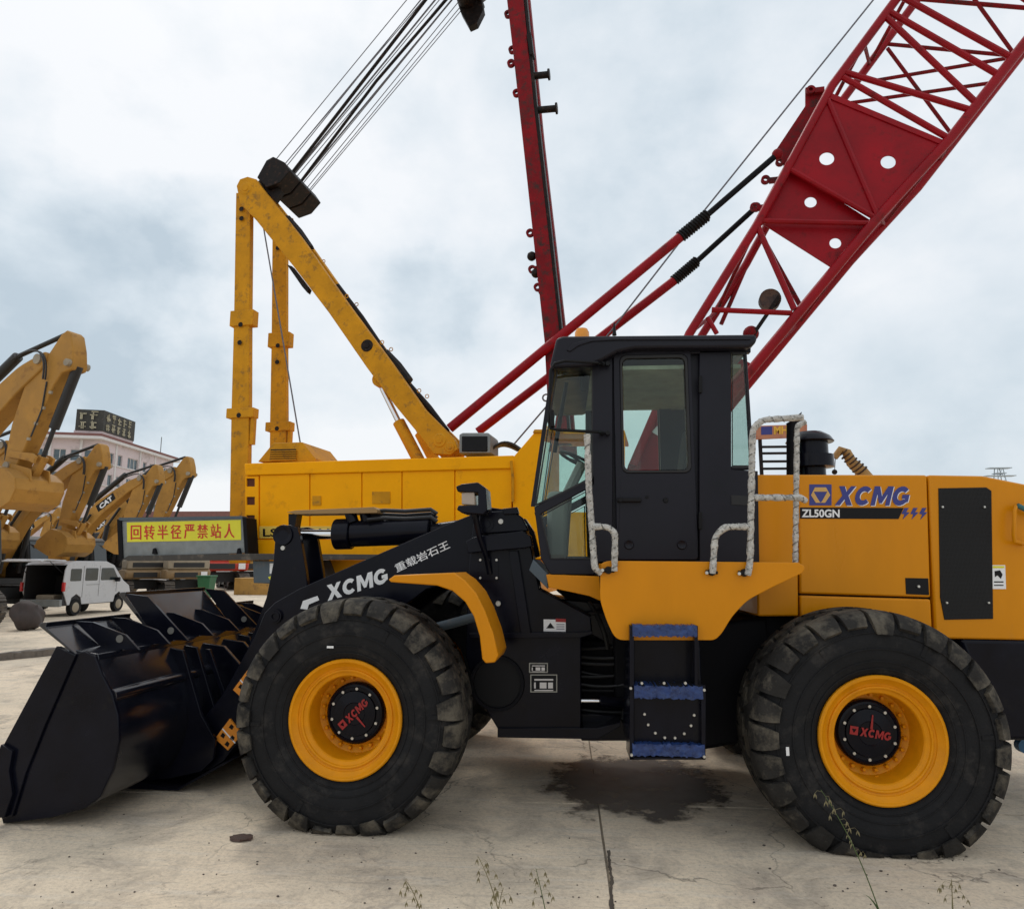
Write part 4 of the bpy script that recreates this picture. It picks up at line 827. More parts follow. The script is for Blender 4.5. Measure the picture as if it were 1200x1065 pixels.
# ================================================================== CRAWLER CRANE (yellow house, red lattice boom)
_p = at(440, 600, 4.0)
DF = Matrix.Translation((_p.x, 4.0, 0)) @ Matrix.Rotation(-.135, 4, 'Z') @ Matrix.Translation((-_p.x, -4.0, 0))    # the crane stands turned a little
kr = thing('crawler_crane', (.0, 5.2, 0), 'yellow crawler crane with red lattice boom, standing behind the wheel loader', 'crane')
YK, YKF = 4.0, 7.0
MB().pp([(289, 546), (600, 538), (600, 655), (291, 655)], YK+.03, YKF-.03).build('house_body', CYEL, kr)
top = MB().pp([(286, 543), (602, 533.5), (602, 549), (287, 557)], YK-.03, YKF+.03).build('roof_rail', CYEL, kr, bev=.015)
seams = [304, 363, 424, 471, 533, 600]
for i in range(5):
    a, b = seams[i]+.6, seams[i+1]-.6; zt = lambda x: 557.5-(x-287)*.027
    MB().pp([(a, zt(a)), (b, zt(b)), (b, 631), (a, 631)], YK-.0, YK+.03).build('house_door', CYEL, kr, bev=.006)
MB().pp([(291, 632.5), (600, 632.5), (600, 654), (292, 652)], YK, YK+.03).build('lower_skirt', CYEL, kr, bev=.006)
# rear corner column with square openings
cor = MB()
zs = [558, 560.5, 570, 582, 591.5, 603.5, 614, 631]
A = lambda x, y: (lambda q: (q.x, q.z))(at(x, y, YK))
for (y0, y1) in ((558, 560.5), (570, 582), (591.5, 603.5), (614, 631)): cor.pp([(287.5, y0), (303, y0), (303, y1), (287.5, y1)], YK, YK+.03)
for (y0, y1) in ((560.5, 570), (582, 591.5), (603.5, 614)): cor.pp([(287.5, y0), (288.8, y0), (288.8, y1), (287.5, y1)], YK, YK+.03).pp([(298.5, y0), (303, y0), (303, y1), (298.5, y1)], YK, YK+.03)
co_ = cor.build('corner_panel', CYEL, kr)
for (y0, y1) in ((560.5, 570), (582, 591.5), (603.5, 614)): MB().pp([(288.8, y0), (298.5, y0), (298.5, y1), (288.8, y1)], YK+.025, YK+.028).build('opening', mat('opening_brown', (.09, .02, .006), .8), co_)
for (x0, x1, y0, y1, nm) in ((366, 376, 581, 592, 'door_pull'), (436, 457, 576, 590, 'placard')):
    MB().pp([(x0, y0), (x1, y0), (x1, y1), (x0, y1)], YK-.012, YK).build(nm, CYEL2, kr, bev=.003)
MB().tube([at(599, 540, YK-.05), at(601, 560, YK-.05), at(601, 588, YK-.05)], .02).build('drain_pipe', CYEL2, kr)
nb = MB().pp([(304, 616.5), (430, 616.5), (430, 630.5), (304, 630.5)], YK-.006, YK).build('name_strip', mat('strip_yellow', (.74, .50, .07), .5), kr)
text_on('name_lettering', 'LS-128RH', *px3((308, 628.7), (386, 628.7), (308, 619.3), YK-.009), BLACKP, nb, bold=.02)
# cooling hood on the roof
h_ = MB().pp([(302, 541), (320, 519), (354, 518), (369, 537), (369, 541)], YK+.15, YK+1.1).build('cooling_hood', CYEL2, kr, bev=.01)
MB().pp([(317, 526.5), (347, 526), (347, 538.5), (316, 539.5)], YK+.145, YK+.16).build('vent_recess', BLACKP, h_)
for k in range(5): MB().pp([(316.5, 528+k*2.5), (347, 527.6+k*2.5), (347, 528.8+k*2.5), (316.5, 529.2+k*2.5)], YK+.12, YK+.16).build('slat', CYEL2, h_)
# operator's cab of the crane
MB().pp([(601, 536), (628, 504.5), (642, 504.5), (642, 655), (601, 655)], YK-.02, YK+1.1).build('crane_cab', CYEL, kr, bev=.01)
MB().pp([(626, 503), (660, 503), (660, 507), (624, 507)], YK-.05, YK+1.15).build('cab_roof', CYEL2, kr, bev=.01)
MB().pp([(642, 600), (730, 600), (730, 655), (642, 655)], YK-.02, YK+1.1).build('cab_base', CYEL, kr, bev=.01)
MB().pp([(726, 507), (732, 507), (732, 600), (726, 600)], YK, YK+.06).build('cab_post', CYEL, kr)
MB().pp([(642, 507), (726, 507), (726, 600), (642, 600)], YK+.02, YK+.03).build('window_glass', GLASS, kr)
MB().pp([(642, 504), (732, 504), (732, 508), (642, 508)], YK-.02, YK+1.1).build('cab_header', CYEL, kr, bev=.005)
MB().pp([(600, 600), (900, 600), (930, 655), (600, 655)], 5.3, YKF).build('deck_frame', CYEL, kr, bev=.01)
# work light box and hoses on the roof
lb_ = MB().pp([(538, 509), (542, 507), (572, 507), (575, 510), (575, 531), (538, 531)], YK+.15, YK+.65).build('work_light', GREY, kr, bev=.015)
MB().pp([(541, 511), (571, 511), (571, 529), (541, 529)], YK+.135, YK+.16).build('light_glass', BLACKP, lb_, bev=.01)
mb = MB()
for k in range(6): mb.tube(curve(at(574+k*1.5, 530-k, YK+.3+k*.15), at(590, 508+k*2, YK+.4+k*.12), at(612-k, 528, YK+.3+k*.15)), .022, 6)
o_ = mb.build('hose_bundle', HOSE, kr); o_['kind'] = 'stuff'
# gantry: two upright legs and two raking beams
YG, YGF = 4.6, 5.78
up_ = [(276.5, 226), (293.5, 226), (292, 372), (291.5, 480), (289, 660), (268, 660), (271, 480), (274, 372)]
P_ = [at(a, b, YG) for a, b in up_]
for y0 in (YG, YGF):
    lgm = MB().prism([(p.x, p.z) for p in P_], y0, y0+.11).build('gantry_leg', CYEL2, kr, bev=.01)
    for (x0, x1, yy, hh) in ((271, 297, 373, 8), (266.5, 297.5, 484, 5)):
        a = at(x0, yy-hh, YG); b = at(x1, yy+hh, YG); MB().box(a.x, b.x, y0-.03, y0+.14, b.z, a.z).build('leg_collar', CYEL2, lgm, bev=.01)
    mb = MB()
    for q in ((284, 246), (284, 257), (283, 381), (282, 402), (281, 487)):
        c_ = at(*q, YG); c_.y = y0-.032; mb.cyl(c_, c_+Vector((0, .003, 0)), .042, n=12)
    mb.build('pin_hole', PALE if 0 else GREASE, lgm)
    a = at(297, 488, YG); b = at(301, 520, YG); MB().box(a.x-.06, a.x, y0+.02, y0+.1, b.z, a.z).build('leg_stop', CYEL2, lgm)
beam = [(277, 218), (281, 210), (290, 207), (300, 210), (306, 219), (352, 277), (404, 351), (458, 424), (497, 479), (532, 514), (537, 526), (528, 533), (508, 532), (490, 508), (462, 474), (430, 431), (385, 366), (343, 311), (300, 258), (281, 238)]
P_ = [at(a, b, YG-.16) for a, b in beam]
for y0 in (YG-.16, YG+.22):
    bm_ = MB().prism([(p.x, p.z) for p in P_], y0, y0+.15).build('gantry_beam', CYEL2, kr, bev=.012)
    for q, r in (((288, 221), .12), ((430, 405), .10), ((515, 516), .11), ((527, 524), .08)):
        c_ = at(*q, YG-.16); c_.y = y0; MB().lathe([(0, .02), (r*.4, .02), (r*.45, .01), (r*.85, .012), (r, 0)], c_, axis=(0, -1, 0), n=20).build('pin', CYEL2 if r != .10 else GREASE, bm_)
    mb = MB()
    for k in range(5):
        t = .12+k*.18; a = at(300, 214, YG-.16).lerp(at(528, 512, YG-.16), t); a.y = y0+.05
        ringp = [a + Vector((math.cos(u)*.03+.03, 0, math.sin(u)*.03+.03)) for u in [2*math.pi*j/10 for j in range(11)]]; mb.tube(ringp, .007, 5)
    o_ = mb.build('rope_guide', CYEL2, bm_); o_['kind'] = 'stuff'
for q0, q1, w_ in (((335, 258), (362, 293), .10), ((450, 415), (478, 448), .10), ((395, 335), (450, 412), .05), ((480, 452), (524, 506), .05)):
    MB().tube([at(*q0, YG+.1), at((q0[0]+q1[0])/2+1, (q0[1]+q1[1])/2-1, YG+.1), at(*q1, YG+.1)], w_).build('greasy_sheave_guard', GREASE, kr)
MB().pp([(336, 310), (342, 312), (362, 338), (360, 343), (354, 336)], YG-.1, YG+.0).build('latch_arm', GREASE, kr)
for dy in (0, 1.0):
    yy = YG+dy; MB().cyl(at(448, 455, YG)+Vector((0, dy, 0)), at(469, 498, YG)+Vector((0, dy, 0)), .045).build('ram_rod', SILV, kr); MB().cyl(at(467, 494, YG)+Vector((0, dy, 0)), at(491, 540, YG)+Vector((0, dy, 0)), .095).build('ram_barrel', CYEL2, kr, bev=.01)
    MB().cyl(at(447, 446, YG)+Vector((0, dy-.1, 0)), at(447, 446, YG)+Vector((0, dy+.1, 0)), .12).build('ram_eye', CYEL2, kr, bev=.01)
for y_ in (YG+.3,): MB().box(at(288, 221, YG).x-.06, at(288, 221, YG).x+.06, YG-.1, YGF+.1, at(288, 221, YG).z-.06, at(288, 221, YG).z+.06).build('top_spreader', CYEL2, kr)
# lower and upper sheave blocks, boom hoist ropes
blk = [(301, 208), (312, 188), (320, 183.5), (333, 190), (340, 200), (328, 214), (312, 220)]
P_ = [at(a, b, YG-.1) for a, b in blk]
for y0 in [YG-.1+k*.385 for k in range(3)]:
    MB().prism([(p.x, p.z) for p in P_], y0, y0+.35).build('sheave', GREASE, kr, bev=.012)
MB().prism([(p.x*.75+P_[3].x*.25, p.z*.75+P_[3].z*.25) for p in P_], YG-.05, YG+1.02).build('sheave_block', GREASE, kr)
a = at(308, 214, YG); MB().pp([(300, 214), (312, 206), (330, 224), (322, 236)], YG-.0, YG+.1).build('block_link', GREASE, kr); MB().pp([(300, 214), (312, 206), (330, 224), (322, 236)], YG+.9, YG+1.0).build('block_link', GREASE, kr)
ub = [(536, 2), (533, -14), (556, -30), (566, 4), (568, 16), (560, 32), (551, 36), (541, 18)]
P_ = [at(a, b, YGF) for a, b in ub]
MB().prism([(p.x, p.z) for p in P_], YGF-.1, YGF+.05).build('upper_block_plate', GREASE, kr, bev=.01)
MB().prism([(p.x, p.z) for p in P_], YG-.1, YG+.02).build('upper_block_plate', GREASE, kr, bev=.01)
c0 = at(549, 6, YGF); MB().cyl((c0.x, YG, c0.z), (c0.x, YGF, c0.z), .17).build('upper_sheaves', GREASE, kr)
c1 = at(557, 10, YGF); MB().cyl((c1.x+.1, YG-.2, c1.z+.1), (c1.x+.1, YGF+.12, c1.z+.1), .05).build('block_pin', GREASE, kr)
L0 = at(322, 190, YG)
for k in range(12):
    y = YG + .02 + (YGF-YG)*(k+.2*math.sin(k*2.1))/11*1.0; off = .045*math.sin(k*1.7); z2 = .05*math.cos(k*2.3)
    MB().tube([(L0.x+off, y, L0.z+z2), (c0.x-.06+off*1.5, y+.06*math.sin(k*1.3), c0.z+z2*1.2)], .008 if k not in (4, 7) else .016, 5).build('hoist_rope', ROPE, kr)
MB().tube([(L0.x+.05, YG+.4, L0.z-.05), (c0.x-.5, YG+.32, c0.z-.5), (c0.x, YG+.3, c0.z)], .028, 6).build('hoist_rope', GREASE, kr)
MB().tube([(L0.x+.1, YG+.7, L0.z), ((L0.x+c0.x)/2, YG+.62, (L0.z+c0.z)/2), (c0.x, YG+.66, c0.z)], .026, 6).build('hoist_rope', GREASE, kr)
for y in (YG, YGF): MB().tube([(c1.x+.1, y, c1.z+.1), (c1.x+7.5, y, c1.z+5.5)], .03, 6).build('boom_pendant', ROPE, kr)
MB().tube([at(308, 262, 5.3), at(330, 390, 5.3), at(352, 520, 5.3)], .013, 5).build('hoist_rope', ROPE, kr)
MB().tube([at(1030, -8, 5.4), at(826, 246, 5.4), at(716, 388, 5.4), at(601, 522, 5.4)], .014, 5).build('hoist_rope', ROPE, kr)
ep = at(640, 466, 5.3); MB().tube([ep+Vector((math.cos(u)*.055, 0, math.sin(u)*.055)) for u in [2*math.pi*j/14 for j in range(15)]], .014, 6).build('rope_eye', ROPE, kr)
# mast: one box leg on each side
ms = [(587, -60), (607.5, -60), (625, 120), (641, 260), (655, 385), (666, 520), (644, 520), (638, 400), (618, 215), (601, 60)]
P_ = [at(a, b, 4.8) for a, b in ms]
for y0 in (4.8, 5.75):
    ml = MB().prism([(p.x, p.z) for p in P_], y0, y0+.22).build('mast_leg', CREDD, kr, bev=.012)
    if y0 < 5:
        MB().pp([(609, -60), (611.5, -60), (629, 120), (645, 260), (658.5, 385), (669, 520), (666, 520), (655, 385), (641, 260), (625, 120)], 4.82, 5.0).build('mast_edge', GREASE, ml)
    for (x, y) in ((594, 12), (599, 54), (597.5, 70), (604, 105), (620, 270), (622.5, 313), (629, 334)):
        c_ = at(x, y, 4.8); c_.y = y0+.1
        MB().lathe([(.032, -.03), (.065, -.03), (.065, .03), (.032, .03), (.032, -.03)], c_, n=16).build('mast_lug', CREDD, ml)
        MB().obox(c_+Vector((.09, 0, .01)), .10, .05, .07).build('lug_tab', CREDD, ml)
    for (x, y) in ((622, 298), (627, 318)):
        c_ = at(x, y, 4.8); c_.y = y0+.08; MB().sphere(c_, .075).build('mast_roller', GREASE, ml)
    for (x0, x1, y_) in (((622, 641, 85), (628, 650, 125)) if y0 < 5 else ()):
        a_ = at(x0, y_, 4.8); b_ = at(x1, y_-2, 4.8); a_.y = b_.y = y0+.1; MB().cyl(a_, b_, .055, n=10).cyl(b_, b_+Vector((.03, 0, 0)), .09, n=10).build('mast_bracket', GREASE, ml)
    MB().pp([(617, 40), (622, 38), (625, 62), (621, 64)], y0-.02, y0+.15).build('mast_clip', GREASE, ml)
for t in (0, .33, .66, 1): 
    a_ = at(600, 0, 4.8).lerp(at(650, 480, 4.8), t); MB().box(a_.x-.03, a_.x+.1, 5.02, 5.75, a_.z-.06, a_.z+.06).build('mast_crosstie', CREDD, kr)
# lattice boom
YBn, YBf = 4.7, 6.1
Lc = [(742, 545), (808, 391), (887, 264), (975, 101), (1050, 0), (1130, -108), (1210, -216)]
Rc = [(790, 545), (885, 428), (1026, 258), (1115, 161), (1200, 52), (1285, -57), (1370, -166)]
def P3(q, y): p = at(q[0], q[1], YBn); return Vector((p.x, y, p.z))
for nm, C_, r in (('boom_chord', Lc, .065), ('boom_chord', Rc, .072)):
    for y in (YBn, YBf): MB().tube([P3(q, y) for q in C_], r, 10).build(nm, CRED, kr)
def along(C_, t):     # t in chord segments
    i = int(t); i = min(i, len(C_)-2); f_ = t-i; return (C_[i][0]+(C_[i+1][0]-C_[i][0])*f_, C_[i][1]+(C_[i+1][1]-C_[i][1])*f_)
near = [((967, 110), (1030, 258), .04), ((925, 198), (1030, 258), .04), ((890, 259), (1024, 262), .04), ((834, 363), (928, 367), .04), ((887, 264), (931, 363), .045), ((829, 372), (840, 391), .035),
        ((990, 85), (1140, 130), .045), ((988, 91), (1111, 162), .045), ((1038, 20), (1145, 122), .045), ((1042, 14), (1170, 88), .045), ((1056, -4), (1184, 67), .045), ((1100, -70), (1225, 15), .045), ((1110, -85), (1260, -30), .045)]
for a, b, r in near: MB().tube([at(a[0], a[1], YBn), at(b[0], b[1], YBn)], r, 8).build('boom_brace', CRED, kr)
far = [((996, 121), (1165, 97), .03), ((1040, 52), (1190, 66), .03), ((1024, 95), (1184, 68), .03), ((1040, 57), (1113, 155), .03), ((1135, -10), (1190, 66), .03), ((1075, -1), (1230, 12), .035),
       ((897, 285), (937, 357), .04), ((885, 288), (845, 380), .035), ((1010, 128), (1098, 178), .022), ((996, 121), (1085, 172), .03)]
for a, b, r in far: MB().tube([at(a[0], a[1], YBf), at(b[0], b[1], YBf)], r, 8).build('boom_brace', CREDD, kr)
for C_ in (Lc, Rc):     # lacing on the two other faces
    ts = [1.0, 1.5, 2.0, 2.35, 2.7, 3.0, 3.5, 4.0, 4.5, 5, 5.5] if C_ is Lc else [1.0, 1.5, 2.05, 2.5, 3.0, 3.35, 3.7, 4.0, 4.5, 5, 5.5]
    for i in range(len(ts)-1):
        a = P3(along(C_, ts[i]), YBn if i % 2 == 0 else YBf); b = P3(along(C_, ts[i+1]), YBf if i % 2 == 0 else YBn); MB().tube([a, b], .03, 6).build('boom_brace', CREDD, kr)
def tri(pts, hole, r, y, m_):
    P_ = [at(a, b, y) for a, b in pts]; h = at(*hole, y); h2 = at(hole[0]+r, hole[1], y)
    MB().plate_hole([(p.x, p.z) for p in P_], (h.x, h.z), (h2-h).length, y, y+.02).build('boom_plate', m_, kr)
tri([(967, 110), (1030, 258), (925, 198)], (969, 186), 8.8, YBn, CRED); tri([(967, 110), (1104, 168), (1030, 258)], (1041, 190), 9.0, YBn, CRED)
tri([(925, 198), (1026, 262), (893, 262)], (950, 237), 7.2, YBn+.12, CRED); tri([(893, 262), (1026, 262), (975, 314)], (979, 285), 7.0, YBn+.12, CRED)
MB().pp([(944, 103), (952, 101), (970, 108), (926, 198), (906, 181), (944, 124)], YBn+.25, YBn+.29).build('boom_plate', CREDD, kr)
MB().pp([(967, 106), (1106, 164), (1104, 170), (966, 113)], YBn-.02, YBn+.03).build('plate_edge', CRED, kr, bev=.005)
for q in ((950, 106), (914, 190), (897, 211), (884, 243)):
    c_ = at(*q, YBn+.2); MB().lathe([(.03, -.03), (.065, -.03), (.065, .03), (.03, .03), (.03, -.03)], c_, n=14).build('boom_lug', CREDD, kr); MB().obox(c_+Vector((.12, 0, -.02)), .14, .05, .08).build('lug_tab', CREDD, kr)
for i, y in enumerate((YBn, YBf-.04)): MB().pp([(808, 391), (885, 428), (800, 532), (778, 600), (720, 600), (735, 555)], y+.07, y+.11).build('boom_foot_plate', CRED, kr, bev=.01)
MB().pp([(808, 391), (812, 391), (742, 545), (726, 600), (720, 600), (736, 545)], YBn+.11, YBf).build('boom_foot_plate', CRED, kr)
lbm = MB().pp([(764, 506), (770, 499), (800, 517), (794, 525)], YBn+.05, YBn+.065).build('white_label', WHITE, kr)
c_ = at(902, 352, 5.4); sh_ = MB().lathe([(0, -.05), (.13, -.05), (.16, -.07), (.16, .07), (.13, .05), (0, .05)], c_, n=22).build('boom_sheave', mat('sheave_brown', (.10, .055, .035), .6, col2=(.03, .02, .018)), kr)
MB().pp([(878, 392), (884, 386), (912, 345), (914, 350), (888, 388), (884, 396)], 5.3, 5.34).build('sheave_arm', GREASE, kr)
MB().sphere(at(880, 391, 5.4), .12).build('rope_socket', CREDD, kr)
# backstops with springs
for a, b, c_, d_, y in (((527, 502), (797, 278), (829, 252), (911, 181), YBn), ((560, 506), (790, 329), (817, 306), (886, 243), YBf-.2)):
    MB().cyl(at(*a, y), at(*b, y), .075).build('backstop_tube', CRED, kr)
    A_, B_ = at(*b, y), at(*c_, y); n = 120; ax = (B_-A_).normalized(); u = ax.orthogonal().normalized(); v_ = ax.cross(u)
    MB().cyl(A_, B_, .07).build('spring_sleeve', GREASE, kr)
    MB().tube([A_+(B_-A_)*(k/n)+(u*math.cos(k*.6)+v_*math.sin(k*.6))*.085 for k in range(n+1)], .013, 5).build('spring', BLACKP, kr)
    MB().cyl(B_, at(*d_, y), .045).build('backstop_rod', DARK, kr)
    MB().sphere(at(*d_, y), .08).build('backstop_pin', CREDD, kr)
# walkway, warning board, undercarriage
MB().pp([(143, 655), (150, 651), (290, 648.5), (515, 650), (515, 655), (290, 656), (150, 657)], YK-.45, YK-.02).build('walkway', mat('walkway_dark', (.045, .04, .035), .7, col2=(.16, .13, .10), amount=.4), kr, bev=.006)
bd = MB().pp([(141, 610), (284, 606.5), (287, 648), (152, 652), (143, 655)], YK-.40, YK-.33).build('side_board', GREY, kr, bev=.008)
MB().pp([(284.5, 606), (288.5, 607), (291, 650), (287, 650)], YK-.42, YK-.15).build('board_end', DARK, bd)
MB().pp([(137, 608), (142, 610), (144, 656), (139, 656)], YK-.42, YK-.10).build('board_end', DARK, bd)
bn = MB().pp([(148.5, 612), (282, 609), (282.5, 632.5), (149, 635)], YK-.406, YK-.40).build('banner', YPR, bd)
chars = '回转半径严禁站人'
for k, ch in enumerate(chars):
    x0 = 153 + k*15.6; y0 = 632.2-k*.30
    for dx, dy in ((0, 0), (.7, .25)): text_on('banner_character', ch, *px3((x0+dx, y0+dy), (x0+12.0+dx, y0-.2+dy), (x0+dx, y0-16.6+dy), YK-.408-dx*.001), RPR, bd)
for q in (178, 277): MB().pp([(q, 649), (q+1, 643), (q+3, 642), (q+5, 649)], YK-.44, YK-.40).build('board_hinge', DARK, bd)
MB().pp([(139, 606.5), (284, 604.5), (284, 607.5), (140, 610)], YK-.42, YK-.31).build('board_rim', BGREY, bd)
tk = MB().pp([(296, 657), (325, 657), (325, 684), (297, 683)], YK-.35, YK+.3).build('side_tank', BGREY, kr, bev=.01)
MB().pp([(316, 660), (322, 660), (322, 672), (316, 672)], YK-.355, YK-.35).build('tank_label', WHITE, tk)
MB().pp([(343, 656), (372, 656), (385, 690), (343, 690)], YK-.3, YK+.3).build('side_tank', BGREY, kr, bev=.01)
for k in range(3): MB().pp([(351+k*9, 679), (354+k*9, 678), (360+k*9, 684), (357+k*9, 686)], YK-.306, YK-.30).build('hazard_stripe', YPR, kr)
for k in range(2): MB().pp([(314+k*5, 676), (317+k*5, 675), (322+k*5, 681), (319+k*5, 683)], YK-.356, YK-.35).build('hazard_stripe', YPR, kr)
MB().pp([(372, 656), (600, 656), (640, 656), (620, 700), (400, 700)], YK+.1, YKF-.1).build('turntable_frame', CYEL, kr, bev=.01)
tc0 = at(520, 690, 5.5); MB().cyl((tc0.x, 5.5, .95), (tc0.x, 5.5, 1.45), .8, n=30).build('slew_ring', DARK, kr)
MB().box(tc0.x-1.1, tc0.x+1.1, 4.2, 6.8, .45, .95).build('car_body', CYEL2, kr, bev=.02)
def track_loop(Lh, rad, n):      # pad centres and tangents round a stadium of half length Lh
    per = 4*Lh + 2*math.pi*rad; o = []
    for k in range(n):
        s = per*k/n
        if s < 2*Lh: o.append((-Lh+s, rad, 0))
        elif s < 2*Lh+math.pi*rad: a = (s-2*Lh)/rad; o.append((Lh+math.sin(a)*rad, math.cos(a)*rad, a))
        elif s < 4*Lh+math.pi*rad: o.append((Lh-(s-2*Lh-math.pi*rad), -rad, math.pi))
        else: a = (s-4*Lh-math.pi*rad)/rad; o.append((-Lh-math.sin(a)*rad, -math.cos(a)*rad, math.pi+a))
    return o
def crawler(parent, cx, y0, y1, Lh, rad, mt, fmt, npad=44, fr=I4):
    mb = MB(fr); pw = (4*Lh+2*math.pi*rad)/npad*.86
    for (x, z, a) in track_loop(Lh, rad-.03, npad): mb.obox((cx+x, (y0+y1)/2, rad+z), pw, y1-y0, .05, Matrix.Rotation(a, 3, 'Y')); mb.obox((cx+x+math.sin(a)*.03, (y0+y1)/2, rad+z+math.cos(a)*.03), .03, y1-y0, .04, Matrix.Rotation(a, 3, 'Y'))
    o = mb.build('track', mt, parent); o['kind'] = 'stuff'
    MB(fr).box(cx-Lh, cx+Lh, y0+.12, y1-.12, rad*.45, rad*1.55).build('track_frame', fmt, parent, bev=.02)
    for s in (-1, 1): MB(fr).cyl((cx+s*Lh, y0+.08, rad), (cx+s*Lh, y1-.08, rad), rad*.82, n=20).build('track_wheel', fmt, parent)
for y0 in (3.35, 6.75): crawler(kr, tc0.x, y0, y0+.85, 2.0, .52, TRK, CYEL2)

DF = I4

# ================================================================== EXCAVATORS (row on the left)
def make_excavator(J=(4.9, 5.9)):
    r = local_thing('excavator', 'x', 'excavator', 'excavators parked in a row on the left')
    # x forward, y left, z up; boom/stick joint at (4.9, 0, 5.9)
    q = lambda pts: [(J[0]+a, J[1]+b) for a, b in pts]
    fz = (J[1]-1.3)/4.6; qb = lambda pts: [(J[0]+a, J[1]+b*(fz if b < -.3 else 1)) for a, b in pts]
    for y0, y1 in ((-1.45, -.90), (.90, 1.45)): crawler(r, 0, y0, y1, 1.55, .47, TRK, EXD, 36)
    MB().box(-.9, .9, -.9, .9, .45, .95).build('car_body', EXD, r, bev=.03)
    MB().box(-2.1, 1.5, -1.35, 1.35, 1.05, 1.30).build('swing_deck', EXD, r, bev=.03)
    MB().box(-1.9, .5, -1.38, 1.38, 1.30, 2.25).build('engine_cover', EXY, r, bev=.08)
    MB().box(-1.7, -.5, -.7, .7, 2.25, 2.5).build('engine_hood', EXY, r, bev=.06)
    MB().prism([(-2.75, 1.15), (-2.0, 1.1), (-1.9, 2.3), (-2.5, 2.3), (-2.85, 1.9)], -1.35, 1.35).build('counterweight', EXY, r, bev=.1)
    MB().box(.5, 1.5, -1.38, -.5, 1.3, 1.75).build('tool_box', EXY, r, bev=.05)
    cb = MB().prism([(-.1, 1.3), (1.55, 1.3), (1.75, 1.75), (1.55, 2.85), (1.3, 3.02), (-.05, 3.02), (-.2, 2.6)], .45, 1.38).build('operator_cab', EXD, r, bev=.05)
    MB().prism([(.15, 2.05), (.8, 2.05), (.8, 2.85), (.15, 2.85)], .44, .45).prism([(.9, 1.7), (1.6, 1.8), (1.48, 2.8), (.9, 2.85)], .44, .45).build('cab_glass', GLD, cb)
    MB().add([(1.57, .55, 1.5), (1.57, 1.3, 1.5), (1.77, 1.3, 1.8), (1.77, .55, 1.8), (1.58, 1.3, 2.8), (1.58, .55, 2.8)], [(0, 1, 2, 3), (3, 2, 4, 5)]).build('cab_glass', GLD, cb)
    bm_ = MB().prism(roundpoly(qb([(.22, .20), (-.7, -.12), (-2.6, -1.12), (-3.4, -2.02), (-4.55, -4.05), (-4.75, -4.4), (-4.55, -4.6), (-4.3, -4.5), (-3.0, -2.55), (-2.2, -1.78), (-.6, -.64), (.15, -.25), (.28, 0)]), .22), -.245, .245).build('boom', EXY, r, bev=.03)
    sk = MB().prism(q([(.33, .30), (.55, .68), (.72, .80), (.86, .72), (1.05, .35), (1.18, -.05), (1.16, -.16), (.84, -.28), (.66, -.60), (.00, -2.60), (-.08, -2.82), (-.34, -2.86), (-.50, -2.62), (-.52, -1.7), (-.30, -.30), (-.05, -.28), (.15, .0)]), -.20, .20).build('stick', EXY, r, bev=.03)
    for a, b, rr_ in ((0, 0, .13), (-.28, -2.72, .10), (1.05, -.02, .09)): MB().cyl((J[0]+a, -.30, J[1]+b), (J[0]+a, .30, J[1]+b), rr_, n=14).build('joint_pin', PALE, sk)
    MB().cyl((J[0]-3.0, 0, J[1]-1.05), (J[0]-1.1, 0, J[1]+.25), .13).cyl((J[0]-1.1, 0, J[1]+.25), (J[0]+.6, 0, J[1]+.66), .06).build('stick_ram', EXD, bm_, bev=.01)
    for s in (-1, 1): MB().cyl((1.3, s*.42, 1.5), (J[0]-3.3, s*.42, J[1]-2.6), .11).cyl((J[0]-3.3, s*.42, J[1]-2.6), (J[0]-2.7, s*.36, J[1]-1.75), .06).build('boom_ram', EXD, r)
    MB().cyl((J[0]+1.10, 0, J[1]-.05), (J[0]+.72, 0, J[1]-1.65), .12).cyl((J[0]+.72, 0, J[1]-1.65), (J[0]+.55, 0, J[1]-2.45), .055).build('bucket_ram', EXD, sk, bev=.01)
    MB().prism(q([(.66, -2.38), (.50, -2.32), (-.30, -2.35), (-.34, -2.5), (.46, -2.52), (.62, -2.56)]), -.26, -.20).prism(q([(.66, -2.38), (.50, -2.32), (-.30, -2.35), (-.34, -2.5), (.46, -2.52), (.62, -2.56)]), .20, .26).prism(q([(.50, -2.35), (.66, -2.38), (.42, -2.95), (.26, -2.95)]), -.10, .10).build('bucket_linkage', EXY, sk, bev=.01)
    mb = MB()
    for yy in (-.30, -.24): mb.tube(curve((J[0]-.9, yy, J[1]+.05), (J[0]+.55, yy-.12, J[1]+.55), (J[0]+.3, yy, J[1]-.55), 14), .022, 6)
    mb.tube([(J[0]+.35, -.23, J[1]-.6), (J[0]+.28, -.23, J[1]-1.3), (J[0]+.0, -.23, J[1]-1.95)], .02, 6)
    for k in range(9): mb.tube([(J[0]-4.3+.28*k, -.1+.05*(k % 3), J[1]-3.75+.34*k), (J[0]-4.0+.28*k, -.1+.05*(k % 3), J[1]-3.35+.34*k)], .02, 5)
    o_ = mb.build('hose_run', EXD, r); o_['kind'] = 'stuff'
    for t_ in (.15, .4, .65, .9): MB().obox((J[0]+.72-t_*.55, -.215, J[1]-.55-t_*1.6), .10, .04, .07).build('pipe_clamp', PALE, sk)
    for s in (-1, 1): MB().prism(q([(-4.2, -3.8), (-3.3, -2.35), (-3.4, -2.3), (-4.3, -3.7)]), s*.30-.02, s*.30+.02).build('boom_rib', EXY, bm_)
    # bucket
    prof = q([(-.30, -2.75), (.30, -2.80), (.62, -2.95), (.72, -3.20), (.62, -3.52), (.30, -3.74), (-.20, -3.78), (-.95, -3.58), (-1.05, -3.50)])
    inner = [(x-.0+(J[0]-.2-x)*.06, z+(J[1]-3.2-z)*.06) for x, z in prof]
